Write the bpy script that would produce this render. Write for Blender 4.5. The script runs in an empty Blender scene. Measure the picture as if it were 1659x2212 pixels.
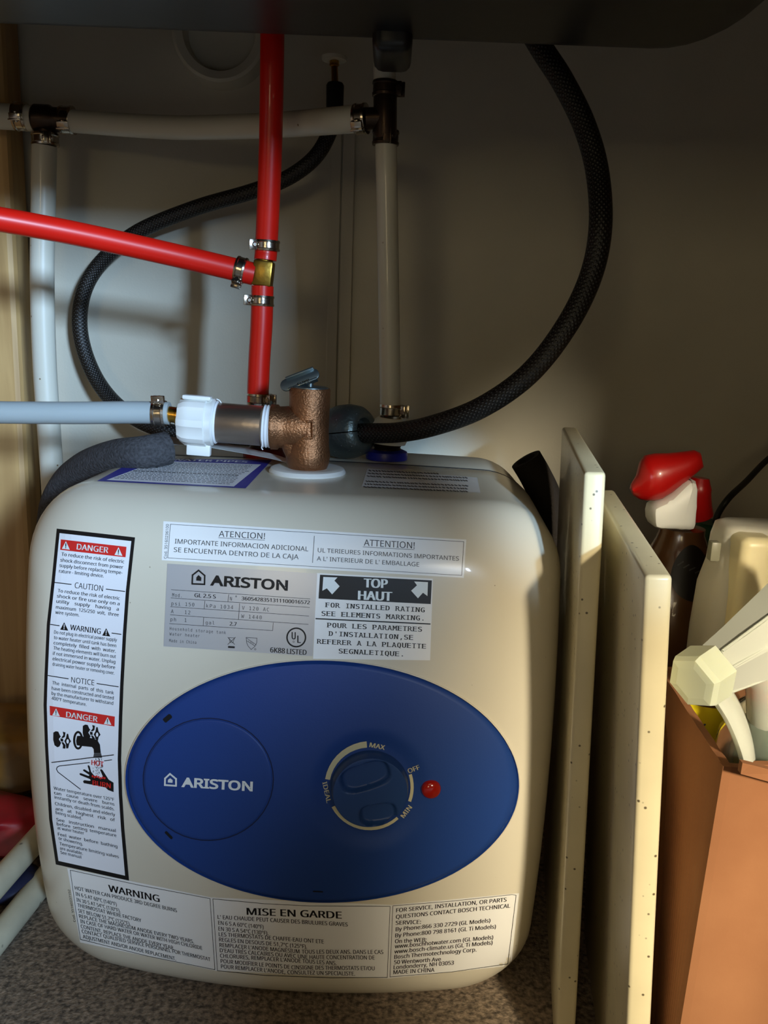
import bpy, bmesh, math, random
from mathutils import Vector, Matrix
from mathutils.bvhtree import BVHTree
random.seed(7)
S = bpy.context.scene
COL = S.collection

# ------------------------------------------------------------------ camera
FPX = 1850.0                      # focal length in pixels of a 1659 x 2212 frame
CAM_Z, PITCH, ROLL = 0.4497, 12.43, 2.22
cam_d = bpy.data.cameras.new('camera'); cam = bpy.data.objects.new('camera', cam_d); COL.objects.link(cam)
cam_d.sensor_fit = 'VERTICAL'; cam_d.sensor_height = 36.0; cam_d.lens = FPX / 2212.0 * 36.0
cam_d.clip_start = 0.01
CM = Matrix.Rotation(math.radians(90 - PITCH), 4, 'X') @ Matrix.Rotation(math.radians(ROLL), 4, 'Z')
cam.matrix_world = Matrix.Translation((0, 0, CAM_Z)) @ CM
S.camera = cam

# ------------------------------------------------------------------ world, lamps, exposure
S.view_settings.view_transform = 'Standard'; S.view_settings.look = 'None'
S.view_settings.gamma = 1.0; S.view_settings.use_curve_mapping = False
S.view_settings.exposure = 0.0
w = bpy.data.worlds.new('world'); S.world = w; w.use_nodes = True
w.node_tree.nodes['Background'].inputs[0].default_value = (1.0, 0.80, 0.50, 1)
w.node_tree.nodes['Background'].inputs[1].default_value = 0.045

def area(name, loc, target, sx, sy, power, col):
    d = bpy.data.lights.new(name, 'AREA'); d.shape = 'RECTANGLE'; d.size = sx; d.size_y = sy
    d.energy = power; d.color = col
    o = bpy.data.objects.new(name, d); COL.objects.link(o); o.location = loc
    o.rotation_euler = (Vector(target) - Vector(loc)).to_track_quat('-Z', 'Y').to_euler()
    return o
area('window_light', (1.15, -1.75, 0.98), (0, .6, .4), .30, .26, 132, (.50, .72, 1.0))
area('ceiling_light', (-.3, -1.5, 2.1), (0, .4, .2), 1.3, 1.0, 4.5, (1.0, .84, .60))
area('room_lamp', (-.55, -1.9, .76), (.05, .8, .42), .40, .40, 4.0, (1.0, .80, .46))
sd = bpy.data.lights.new('spot_lamp', 'SPOT'); sd.energy = 390; sd.color = (1.0, .86, .62); sd.spot_size = math.radians(20); sd.spot_blend = .3; sd.shadow_soft_size = .09
so = bpy.data.objects.new('spot_lamp', sd); COL.objects.link(so); so.location = (.63, -1.35, 1.0)
sh = bpy.data.lights.new('board_patch_spot', 'SPOT'); sh.energy = 260; sh.color = (.48, .72, 1.0); sh.spot_size = math.radians(3.0); sh.spot_blend = .5; sh.shadow_soft_size = .03  # added narrow cool spot, makes the bright patch on the nearest board's top
sho = bpy.data.objects.new('board_patch_spot', sh); COL.objects.link(sho); sho.location = (.49, -1.5, .80)
sho.rotation_euler = (Vector((.122, .46, .368)) - sho.location).to_track_quat('-Z', 'Y').to_euler()
so.rotation_euler = (Vector((.42, .40, .20)) - so.location).to_track_quat('-Z', 'Y').to_euler()

# ------------------------------------------------------------------ helpers
CO = Vector((0, 0, CAM_Z))
C3 = CM.to_3x3()
def ray(px, py):
    return C3 @ Vector(((px - 829.5) / FPX, -(py - 1106) / FPX, -1.0))
def P(px, py, Y):                       # the point at depth Y seen at a measured spot of the photograph
    d = ray(px, py); return CO + d * (Y / d.y)
def PZ(px, py, Z):                      # the point at height Z
    d = ray(px, py); return CO + d * ((Z - CAM_Z) / d.z)
def M2PX(Y):                            # metres per photo pixel near depth Y
    return Y / FPX
def lin(c):
    return tuple(((v / 255.0) / 12.92 if v / 255.0 <= .04045 else ((v / 255.0 + .055) / 1.055) ** 2.4) for v in c) + (1,)

def mat(name, col, rough=.5, metal=0, bump=0, bscale=200, var=0, vscale=20, coat=0, trans=0, sss=0, ior=1.45, col2=None, spots=None, sheen=0):
    m = bpy.data.materials.new(name); m.use_nodes = True
    nt = m.node_tree; b = nt.nodes['Principled BSDF']
    b.inputs['Base Color'].default_value = lin(col); b.inputs['Roughness'].default_value = rough
    b.inputs['Metallic'].default_value = metal; b.inputs['Coat Weight'].default_value = coat
    b.inputs['Transmission Weight'].default_value = trans; b.inputs['IOR'].default_value = ior
    if sss:
        b.inputs['Subsurface Weight'].default_value = sss; b.inputs['Subsurface Scale'].default_value = .004
        b.inputs['Subsurface Radius'].default_value = (1, .9, .7)
    tc = nt.nodes.new('ShaderNodeTexCoord')
    if bump:
        n = nt.nodes.new('ShaderNodeTexNoise'); n.inputs['Scale'].default_value = bscale; n.inputs['Detail'].default_value = 4
        nt.links.new(tc.outputs['Object'], n.inputs['Vector'])
        bp = nt.nodes.new('ShaderNodeBump'); bp.inputs['Strength'].default_value = bump; bp.inputs['Distance'].default_value = .001
        nt.links.new(n.outputs['Fac'], bp.inputs['Height']); nt.links.new(bp.outputs['Normal'], b.inputs['Normal'])
    last = None
    if var:
        n = nt.nodes.new('ShaderNodeTexNoise'); n.inputs['Scale'].default_value = vscale; n.inputs['Detail'].default_value = 5
        nt.links.new(tc.outputs['Object'], n.inputs['Vector'])
        mr = nt.nodes.new('ShaderNodeMapRange'); mr.inputs[1].default_value = .35; mr.inputs[2].default_value = .65
        nt.links.new(n.outputs['Fac'], mr.inputs[0])
        mx = nt.nodes.new('ShaderNodeMix'); mx.data_type = 'RGBA'
        c2 = col2 or tuple(max(0, v * (1 - var)) for v in col)
        mx.inputs[6].default_value = lin(col); mx.inputs[7].default_value = lin(c2)
        nt.links.new(mr.outputs[0], mx.inputs[0]); nt.links.new(mx.outputs[2], b.inputs['Base Color']); last = mx
    if spots:                            # (scale, threshold, colour): small dark flecks
        v = nt.nodes.new('ShaderNodeTexVoronoi'); v.inputs['Scale'].default_value = spots[0]
        nt.links.new(tc.outputs['Object'], v.inputs['Vector'])
        mr = nt.nodes.new('ShaderNodeMapRange'); mr.inputs[1].default_value = spots[1]; mr.inputs[2].default_value = spots[1] * .5
        nt.links.new(v.outputs['Distance'], mr.inputs[0])
        mx = nt.nodes.new('ShaderNodeMix'); mx.data_type = 'RGBA'
        if last: nt.links.new(last.outputs[2], mx.inputs[6])
        else: mx.inputs[6].default_value = lin(col)
        mx.inputs[7].default_value = lin(spots[2])
        nt.links.new(mr.outputs[0], mx.inputs[0]); nt.links.new(mx.outputs[2], b.inputs['Base Color'])
    return m

def wood(name, c1, c2, axis='Z'):
    m = bpy.data.materials.new(name); m.use_nodes = True; nt = m.node_tree; b = nt.nodes['Principled BSDF']
    tc = nt.nodes.new('ShaderNodeTexCoord'); mp = nt.nodes.new('ShaderNodeMapping')
    mp.inputs['Scale'].default_value = (14, 14, 1.2) if axis == 'Z' else (14, 1.2, 14)
    nt.links.new(tc.outputs['Object'], mp.inputs[0])
    n = nt.nodes.new('ShaderNodeTexNoise'); n.inputs['Scale'].default_value = 3; n.inputs['Detail'].default_value = 6; n.inputs['Distortion'].default_value = 1.2
    nt.links.new(mp.outputs[0], n.inputs['Vector'])
    r = nt.nodes.new('ShaderNodeValToRGB'); r.color_ramp.elements[0].position = .3; r.color_ramp.elements[1].position = .7
    r.color_ramp.elements[0].color = lin(c1); r.color_ramp.elements[1].color = lin(c2)
    nt.links.new(n.outputs['Fac'], r.inputs[0]); nt.links.new(r.outputs[0], b.inputs['Base Color'])
    b.inputs['Roughness'].default_value = .55
    return m

def braid(name, base, fleck):
    m = bpy.data.materials.new(name); m.use_nodes = True; nt = m.node_tree; b = nt.nodes['Principled BSDF']
    uv = nt.nodes.new('ShaderNodeUVMap'); 
    def wave(rot):
        mp = nt.nodes.new('ShaderNodeMapping'); mp.inputs['Rotation'].default_value = (0, 0, rot); mp.inputs['Scale'].default_value = (1, 1, 1)
        nt.links.new(uv.outputs[0], mp.inputs[0])
        wv = nt.nodes.new('ShaderNodeTexWave'); wv.inputs['Scale'].default_value = 130; wv.inputs['Distortion'].default_value = 0
        nt.links.new(mp.outputs[0], wv.inputs['Vector']); return wv
    a, c = wave(.75), wave(-.75)
    mu = nt.nodes.new('ShaderNodeMath'); mu.operation = 'MULTIPLY'
    nt.links.new(a.outputs['Fac'], mu.inputs[0]); nt.links.new(c.outputs['Fac'], mu.inputs[1])
    mr = nt.nodes.new('ShaderNodeMapRange'); mr.inputs[1].default_value = .55; mr.inputs[2].default_value = .95
    nt.links.new(mu.outputs[0], mr.inputs[0])
    mx = nt.nodes.new('ShaderNodeMix'); mx.data_type = 'RGBA'; mx.inputs[6].default_value = lin(base); mx.inputs[7].default_value = lin(fleck)
    nt.links.new(mr.outputs[0], mx.inputs[0]); nt.links.new(mx.outputs[2], b.inputs['Base Color'])
    bp = nt.nodes.new('ShaderNodeBump'); bp.inputs['Distance'].default_value = .0006; bp.inputs['Strength'].default_value = .6
    nt.links.new(mu.outputs[0], bp.inputs['Height']); nt.links.new(bp.outputs['Normal'], b.inputs['Normal'])
    b.inputs['Roughness'].default_value = .45
    return m

def mesh_obj(name, verts, faces, m, parent=None, smooth=False, uvs=None, sharp=None):
    me = bpy.data.meshes.new(name); me.from_pydata([tuple(v) for v in verts], [], faces); me.update()
    if uvs is not None:
        l = me.uv_layers.new(name='UVMap')
        for p in me.polygons:
            for li, vi in zip(p.loop_indices, uvs[p.index]): l.data[li].uv = vi
    me.materials.append(m)
    if smooth:
        me.polygons.foreach_set('use_smooth', [True] * len(me.polygons))
        if sharp is not None: me.set_sharp_from_angle(angle=math.radians(sharp))
    o = bpy.data.objects.new(name, me); COL.objects.link(o)
    if parent is not None:
        o.parent = parent
        o.matrix_parent_inverse = parent.matrix_world.inverted()
    return o

def thing(name, label, cat, loc, group=None):
    o = bpy.data.objects.new(name, None); COL.objects.link(o); o.location = loc; o.empty_display_size = .02
    o.matrix_world = Matrix.Translation(loc)
    o['label'] = label; o['category'] = cat
    if group: o['group'] = group
    return o
def tag(o, label, cat, group=None):
    o['label'] = label; o['category'] = cat
    if group: o['group'] = group
    return o

class MB:                                # small mesh collector
    def __init__(s): s.v = []; s.f = []; s.uv = []
    def add(s, v, f, uv=None):
        n = len(s.v); s.v += [Vector(x) for x in v]; s.f += [tuple(i + n for i in q) for q in f]
        s.uv += uv if uv else [[(0, 0)] * len(q) for q in f]
    def build(s, name, m, parent=None, smooth=True, sharp=35, uv=False):
        return mesh_obj(name, s.v, s.f, m, parent, smooth, s.uv if uv else None, sharp)

def smooth_path(pts, n=8):
    pts = [Vector(p) for p in pts]
    if len(pts) < 3: return [pts[0].lerp(pts[-1], i / 6) for i in range(7)]
    q = [pts[0] * 2 - pts[1]] + pts + [pts[-1] * 2 - pts[-2]]; out = []
    for i in range(1, len(q) - 2):
        p0, p1, p2, p3 = q[i - 1:i + 3]
        for k in range(n):
            t = k / n
            out.append(.5 * ((2 * p1) + (p2 - p0) * t + (2 * p0 - 5 * p1 + 4 * p2 - p3) * t * t + (3 * p1 - p0 - 3 * p2 + p3) * t ** 3))
    out.append(pts[-1]); return out
def frame(d):
    d = d.normalized(); a = Vector((0, 0, 1)) if abs(d.z) < .9 else Vector((1, 0, 0))
    x = d.cross(a).normalized(); return x, x.cross(d).normalized()
def tube(mb, path, r, seg=20, caps=True, hollow=0, flat=1.0):
    path = [Vector(p) for p in path]; n = len(path)
    rr = r if isinstance(r, (list, tuple)) else [r] * n
    d0 = path[1] - path[0]; x, y = frame(d0); v = []; L = 0; Ls = []
    for i, p in enumerate(path):
        d = (path[min(i + 1, n - 1)] - path[max(i - 1, 0)]).normalized()
        x = (x - d * x.dot(d)).normalized(); y = d.cross(x)
        if i: L += (p - path[i - 1]).length
        Ls.append(L)
        for k in range(seg):
            a = 2 * math.pi * k / seg; v.append(p + (x * math.cos(a) + y * math.sin(a) * flat) * rr[i])
    f = []; uv = []; circ = 2 * math.pi * max(rr)
    for i in range(n - 1):
        for k in range(seg):
            k2 = (k + 1) % seg
            f.append((i * seg + k, i * seg + k2, (i + 1) * seg + k2, (i + 1) * seg + k))
            uv.append([(k / seg * circ, Ls[i]), ((k + 1) / seg * circ, Ls[i]), ((k + 1) / seg * circ, Ls[i + 1]), (k / seg * circ, Ls[i + 1])])
    if caps and not hollow:
        f.append(tuple(range(seg))[::-1]); f.append(tuple((n - 1) * seg + k for k in range(seg)))
        uv += [[(0, 0)] * seg] * 2
    if hollow:                          # open ends with a rim and an inner wall
        for e, s in ((0, 1), (n - 1, -1)):
            b0 = len(v); c = path[e]; dd = (path[min(e + 1, n - 1)] - path[max(e - 1, 0)]).normalized() * s * hollow * 1.5
            for ring in range(2):
                for k in range(seg):
                    q = v[e * seg + k]; v.append(c + (q - c) * (1 - hollow / rr[e]) + dd * ring)
            for k in range(seg):
                k2 = (k + 1) % seg
                f.append((e * seg + k, e * seg + k2, b0 + k2, b0 + k)); f.append((b0 + k, b0 + k2, b0 + seg + k2, b0 + seg + k)); uv += [[(0, 0)] * 4] * 2
            f.append(tuple(b0 + seg + k for k in range(seg))); uv.append([(0, 0)] * seg)
    mb.add(v, f, uv)
def lathe(mb, o, d, prof, seg=28, cap=True):
    o = Vector(o); d = Vector(d).normalized(); x, y = frame(d); v = []; f = []
    for t, r in prof:
        for k in range(seg):
            a = 2 * math.pi * k / seg; v.append(o + d * t + (x * math.cos(a) + y * math.sin(a)) * max(r, 1e-5))
    for i in range(len(prof) - 1):
        for k in range(seg):
            k2 = (k + 1) % seg; f.append((i * seg + k, i * seg + k2, (i + 1) * seg + k2, (i + 1) * seg + k))
    if cap: f.append(tuple(range(seg))[::-1]); f.append(tuple((len(prof) - 1) * seg + k for k in range(seg)))
    mb.add(v, f)
def hexa(mb, p, bev=0.0, seg=2):         # 8 corners: bottom 4 ccw, top 4 ccw
    bm = bmesh.new(); vs = [bm.verts.new(q) for q in p]
    for q in ((3, 2, 1, 0), (4, 5, 6, 7), (0, 1, 5, 4), (1, 2, 6, 5), (2, 3, 7, 6), (3, 0, 4, 7)): bm.faces.new([vs[i] for i in q])
    bmesh.ops.recalc_face_normals(bm, faces=bm.faces)
    if bev: bmesh.ops.bevel(bm, geom=bm.edges[:], offset=bev, segments=seg, affect='EDGES', profile=.5)
    bm.verts.index_update(); mb.add([v.co.copy() for v in bm.verts], [tuple(v.index for v in f.verts) for f in bm.faces]); bm.free()
def box(mb, lo, hi, bev=0, seg=2):
    (a, b, c), (d, e, g) = lo, hi
    hexa(mb, [Vector(q) for q in ((a, b, c), (d, b, c), (d, e, c), (a, e, c), (a, b, g), (d, b, g), (d, e, g), (a, e, g))], bev, seg)
def obox(mb, c, ax, ay, az, hx, hy, hz, bev=0, seg=2):
    c = Vector(c)
    hexa(mb, [c + ax * hx * i + ay * hy * j + az * hz * k for i, j, k in ((-1, -1, -1), (1, -1, -1), (1, 1, -1), (-1, 1, -1), (-1, -1, 1), (1, -1, 1), (1, 1, 1), (-1, 1, 1))], bev, seg)
def loft(mb, rings, cap=True):
    n = len(rings[0]); v = [p for r in rings for p in r]; f = []
    for i in range(len(rings) - 1):
        for k in range(n):
            k2 = (k + 1) % n; f.append((i * n + k, i * n + k2, (i + 1) * n + k2, (i + 1) * n + k))
    if cap: f.append(tuple(range(n))[::-1]); f.append(tuple((len(rings) - 1) * n + k for k in range(n)))
    mb.add(v, f)
def prism(mb, poly, dv, bev=0):
    bm = bmesh.new(); a = [bm.verts.new(p) for p in poly]; b = [bm.verts.new(Vector(p) + dv) for p in poly]; n = len(poly)
    bm.faces.new(a); bm.faces.new(b[::-1])
    for k in range(n): bm.faces.new((a[k], a[(k + 1) % n], b[(k + 1) % n], b[k]))
    bmesh.ops.recalc_face_normals(bm, faces=bm.faces)
    if bev: bmesh.ops.bevel(bm, geom=bm.edges[:], offset=bev, segments=2, affect='EDGES', profile=.5)
    bm.verts.index_update(); mb.add([v.co.copy() for v in bm.verts], [tuple(v.index for v in f.verts) for f in bm.faces]); bm.free()

# ------------------------------------------------------------------ materials
M_enamel = mat('cream_enamel', (216, 209, 190), .28, coat=.2, var=.03, vscale=6, spots=(70, .035, (150, 140, 120)))
M_enamel_r = mat('cream_enamel_rear', (205, 198, 180), .4)
M_blue = mat('blue_plastic', (26, 62, 132), .5, bump=.05, bscale=900)
M_knob = mat('dark_blue_plastic', (34, 66, 120), .38)
M_red_lens = mat('red_lens', (150, 22, 12), .15, coat=.5)
M_black = mat('black_print', (14, 14, 16), .5)
M_grey_print = mat('grey_print', (70, 70, 72), .5)
M_paper = mat('label_white', (232, 234, 240), .45)
M_film = mat('label_film', (238, 238, 236), .25)
M_silver = mat('silver_plate', (196, 196, 198), .34, metal=.35)
M_labred = mat('label_red', (208, 40, 36), .5)
M_labblue = mat('label_blue', (50, 50, 150), .5)
M_white_print = mat('white_print', (225, 232, 232), .5)
M_cream_print = mat('cream_print', (205, 200, 165), .5)
M_wall = mat('wall_paint', (200, 196, 180), .6, bump=.15, bscale=500, var=.05, vscale=8)
M_floor = mat('carpet', (150, 132, 112), .95, bump=1.0, bscale=420, var=.48, vscale=260)
M_pine = wood('pine', (160, 124, 76), (196, 160, 106))
M_ply = wood('plywood', (120, 78, 40), (150, 104, 58))
M_ceil = mat('counter_underside', (120, 100, 75), .8, bump=.2, bscale=300)
M_sink = mat('black_sink', (24, 25, 28), .35, bump=.1, bscale=60)
M_redpex = mat('red_pex', (214, 26, 14), .35, coat=.2, sss=.15)
M_pex = mat('white_pex', (206, 204, 190), .38, coat=.2, sss=.3, spots=(45, .05, (120, 100, 70)))
M_hosewhite = mat('frosted_tube', (160, 170, 172), .45, sss=.4, coat=.1)
M_steel = mat('clamp_steel', (190, 180, 165), .22, metal=1, bump=.1, bscale=300)
M_darkmetal = mat('tarnished_bronze', (66, 52, 42), .35, metal=.8, bump=.3, bscale=200)
M_brass = mat('brass', (196, 148, 62), .28, metal=1)
M_brassd = mat('old_brass', (150, 120, 52), .35, metal=1, bump=.2, bscale=200)
M_bronze = mat('cast_bronze', (168, 118, 82), .42, metal=.9, bump=.6, bscale=700, var=.2, vscale=60)
M_nipple = mat('brushed_nipple', (170, 155, 140), .36, metal=.95, bump=.15, bscale=250)
M_tape = mat('thread_tape', (235, 240, 245), .5)
M_wplast = mat('white_plastic', (232, 234, 230), .35, sss=.1)
M_zinc = mat('cast_zinc', (105, 115, 112), .38, metal=.75, bump=.6, bscale=350, spots=(260, .12, (190, 200, 200)))
M_lever = mat('zinc_lever', (125, 138, 140), .35, metal=.9)
M_hose = braid('braided_hose', (15, 13, 12), (78, 78, 76))
M_rubber = mat('black_rubber', (20, 20, 20), .6)
M_foam = mat('grey_foam', (70, 70, 74), .95, bump=1.0, bscale=500, var=.3, vscale=500)
M_foamd = mat('black_foam', (34, 30, 28), .95, bump=1.0, bscale=400)
M_redrub = mat('red_collar', (130, 20, 16), .5)
M_bluerub = mat('blue_collar', (28, 36, 150), .4)
M_board = mat('speckled_board', (226, 214, 176), .32, coat=.15, var=.06, vscale=18, spots=(150, .135, (96, 84, 60)), sss=.0)
M_card = mat('cardboard', (142, 96, 62), .85, bump=.25, bscale=120, var=.14, vscale=12, col2=(128, 82, 50))
M_amber = mat('amber_plastic', (92, 60, 36), .22, coat=.4)
M_darklab = mat('dark_label', (18, 16, 14), .4)
M_redpl = mat('red_plastic', (168, 16, 14), .32, coat=.2)
M_creampl = mat('cream_plastic', (226, 214, 172), .35, sss=.3)
M_milky = mat('milky_plastic', (200, 196, 182), .4, sss=.4)
M_clear = mat('frosted_clear', (240, 244, 232), .14, trans=.55, ior=1.25)
M_cap = mat('pale_nozzle', (206, 212, 188), .3, sss=.5)
M_glass = mat('clear_bottle', (180, 195, 185), .08, trans=.85, ior=1.35)
M_yellow = mat('yellow_label', (206, 190, 22), .45)
M_green = mat('dark_green', (24, 70, 40), .5)
M_cord = mat('dark_cord', (22, 26, 22), .5)
M_ybag = mat('yellow_bag', (150, 104, 26), .5, bump=.6, bscale=60, var=.4, vscale=20)
M_rbag = mat('red_bag', (160, 14, 24), .45, bump=.6, bscale=60, var=.3, vscale=30)
M_navy = mat('navy_bag', (30, 34, 60), .5)
M_pipew = mat('grubby_white_pipe', (208, 202, 176), .45, var=.12, vscale=30, spots=(60, .12, (120, 115, 100)))

# ------------------------------------------------------------------ room shell
def struct(name, mb_or, m, parent=None):
    o = mb_or.build(name, m, parent, smooth=False)
    if parent is None: o['kind'] = 'structure'
    return o
WALLY = .865
LX, RX, FY, TZ = -.445, .62, .20, .82
mb = MB(); box(mb, (LX - .6, -1.6, -.02), (RX + .6, WALLY + .02, 0)); struct('floor', mb, M_floor)
mb = MB(); box(mb, (LX - .02, WALLY, 0), (RX + .02, WALLY + .02, TZ)); struct('wall_back', mb, M_wall)
mb = MB(); box(mb, (LX - .018, FY, 0), (LX, WALLY, TZ)); struct('wall_left', mb, M_ply)
mb = MB(); box(mb, (RX, FY, 0), (RX + .018, WALLY, TZ)); struct('wall_right', mb, M_ply)
mb = MB(); box(mb, (LX - .02, FY - .03, TZ), (RX + .02, WALLY + .02, TZ + .03)); struct('ceiling', mb, M_ceil)
mb = MB(); box(mb, (LX, FY - .018, .70), (RX, FY, TZ)); struct('trim_1', mb, M_ply)        # front rail over the doors
mb = MB(); box(mb, (.58, FY - .018, 0), (RX + .018, FY, .70), .002); struct('trim_2', mb, M_ply)       # face-frame stile
dd = (Vector((.397, -.30, 0)) - Vector((.60, FY - .02, 0))); dl_ = dd.length; dd.normalize()
mb = MB(); obox(mb, Vector((.60, FY - .02, .41)) + dd * dl_ / 2, dd, dd.cross(Vector((0, 0, 1))), Vector((0, 0, 1)), dl_ / 2, .009, .39, .002)
do = struct('shade_door_1', mb, M_ply)                                                     # open door added out of view to keep window light off the right wall area
hd = MB(); tube(hd, smooth_path([Vector((.397, -.30, z)) - dd * .04 + dd.cross(Vector((0, 0, 1))) * o_ for z, o_ in ((.60, .008), (.60, .03), (.50, .03), (.50, .008))], 5), .004, 10); hd.build('shade_door_handle', M_pine, do)
# wall batten with grooves, floor to sink height
tt = MB()
for a, b in ((700, 723), (726, 752)):
    for_top = [P(a + 17, 250, WALLY), P(b + 17, 250, WALLY)]; for_bot = [P(a, 980, WALLY), P(b, 980, WALLY)]
    q = [for_bot[0], for_bot[1], for_top[1], for_top[0]]
    prism(tt, q, Vector((0, -.003, 0)), .0008)
struct('trim_3', tt, M_wall)
# pine post of the cabinet frame at the left
post = MB()
xr = P(41, 750, .825).x
box(post, (xr - .05, .825, 0), (xr, .864, .80), .006)
# knots
po = struct('trim_4', post, M_pine)

# ------------------------------------------------------------------ the water heater
TW, TH, TD, TR, TRC, TBOW, TB = .343, .3459, .281, .0352, .0461, .0013, .0496
TX0, TY0, TYAW, SEAM = -.0555, .4593, math.radians(-2.749), .1853
def outline():
    wv, h, rc, bw = TW / 2, TH / 2, TRC, TBOW; q = []
    for (sx, sz, a0, nx) in ((1, 1, 0, 't'), (-1, 1, 90, 'l'), (-1, -1, 180, 'b'), (1, -1, 270, 'r')):
        for k in range(13):
            a = math.radians(a0 + 90 * k / 12); q.append((sx * (wv - bw - rc) + rc * math.cos(a), sz * (h - bw - rc) + rc * math.sin(a)))
        for k in range(1, 30):
            t = -1 + 2 * k / 30
            if nx == 't': q.append(((wv - bw - rc) * -t, h - bw * t * t))
            if nx == 'l': q.append((-(wv - bw * t * t), (h - bw - rc) * -t))
            if nx == 'b': q.append(((wv - bw - rc) * t, -(h - bw * t * t)))
            if nx == 'r': q.append((wv - bw * t * t, (h - bw - rc) * t))
    return q
OUT = outline()
def tplace(x, y, z):
    c, s = math.cos(TYAW), math.sin(TYAW); y0 = y - .1
    return Vector((x * c - y0 * s + TX0, x * s + y0 * c + .1 + TY0, z + TH / 2))
heater = thing('water_heater', 'white cube-shaped electric mini water heater with blue oval control panel standing on the carpet', 'water heater', (TX0, TY0 + .14, 0))
rings = []
rr = TR / (TW / 2)
prof = [(1 - rr) * k / 26 for k in range(1, 27)]
prof = [(s, 0) for s in prof] + [(1 - rr + rr * math.sin(k * math.pi / 40), TR * (1 - math.cos(k * math.pi / 40))) for k in range(1, 21)]
for s, y in prof:
    rings.append([tplace(x * s, y + TB * .5 * ((x * s / (TW / 2)) ** 2 + (z * s / (TH / 2)) ** 2), z * s) for x, z in OUT])
for y in (.10, .12, .14, .16, SEAM - .003, SEAM):
    rings.append([tplace(x * (1 if y < SEAM else .994), max(y, TR + TB * .5 * ((x / (TW / 2)) ** 2 + (z / (TH / 2)) ** 2) + .001), z * (1 if y < SEAM else .994)) for x, z in OUT])
rings.append([tplace(x * .97, SEAM, z * .97) for x, z in OUT])
n = len(OUT); v = [tplace(0, 0, 0)] + [p for r in rings for p in r]; f = []
for k in range(n): f.append((0, 1 + (k + 1) % n, 1 + k))
for i in range(len(rings) - 1):
    for k in range(n):
        k2 = (k + 1) % n; a = 1 + i * n; f.append((a + k, a + k2, a + n + k2, a + n + k))
casing = mesh_obj('front_casing', v, f, M_enamel, heater, True, sharp=50)
TBVH = BVHTree.FromPolygons(v, f)
rr_ = []
for y, s in ((SEAM + .0022, .965), (SEAM + .0022, .992), (SEAM + .004, .995), (.27, .98), (.279, .965), (TD, .93)):
    rr_.append([tplace(x * s, y, z * s) for x, z in OUT])
mb = MB(); loft(mb, rr_); mb.build('rear_casing', M_enamel_r, heater, sharp=40)
mb = MB(); loft(mb, [[tplace(x * s, y, z * s) for x, z in OUT] for y, s in ((SEAM - .0005, .99), (SEAM - .0004, .9995), (SEAM + .0022, .9995), (SEAM + .0023, .985))]); mb.build('seam_gasket', M_rubber, heater, sharp=40)

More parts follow.
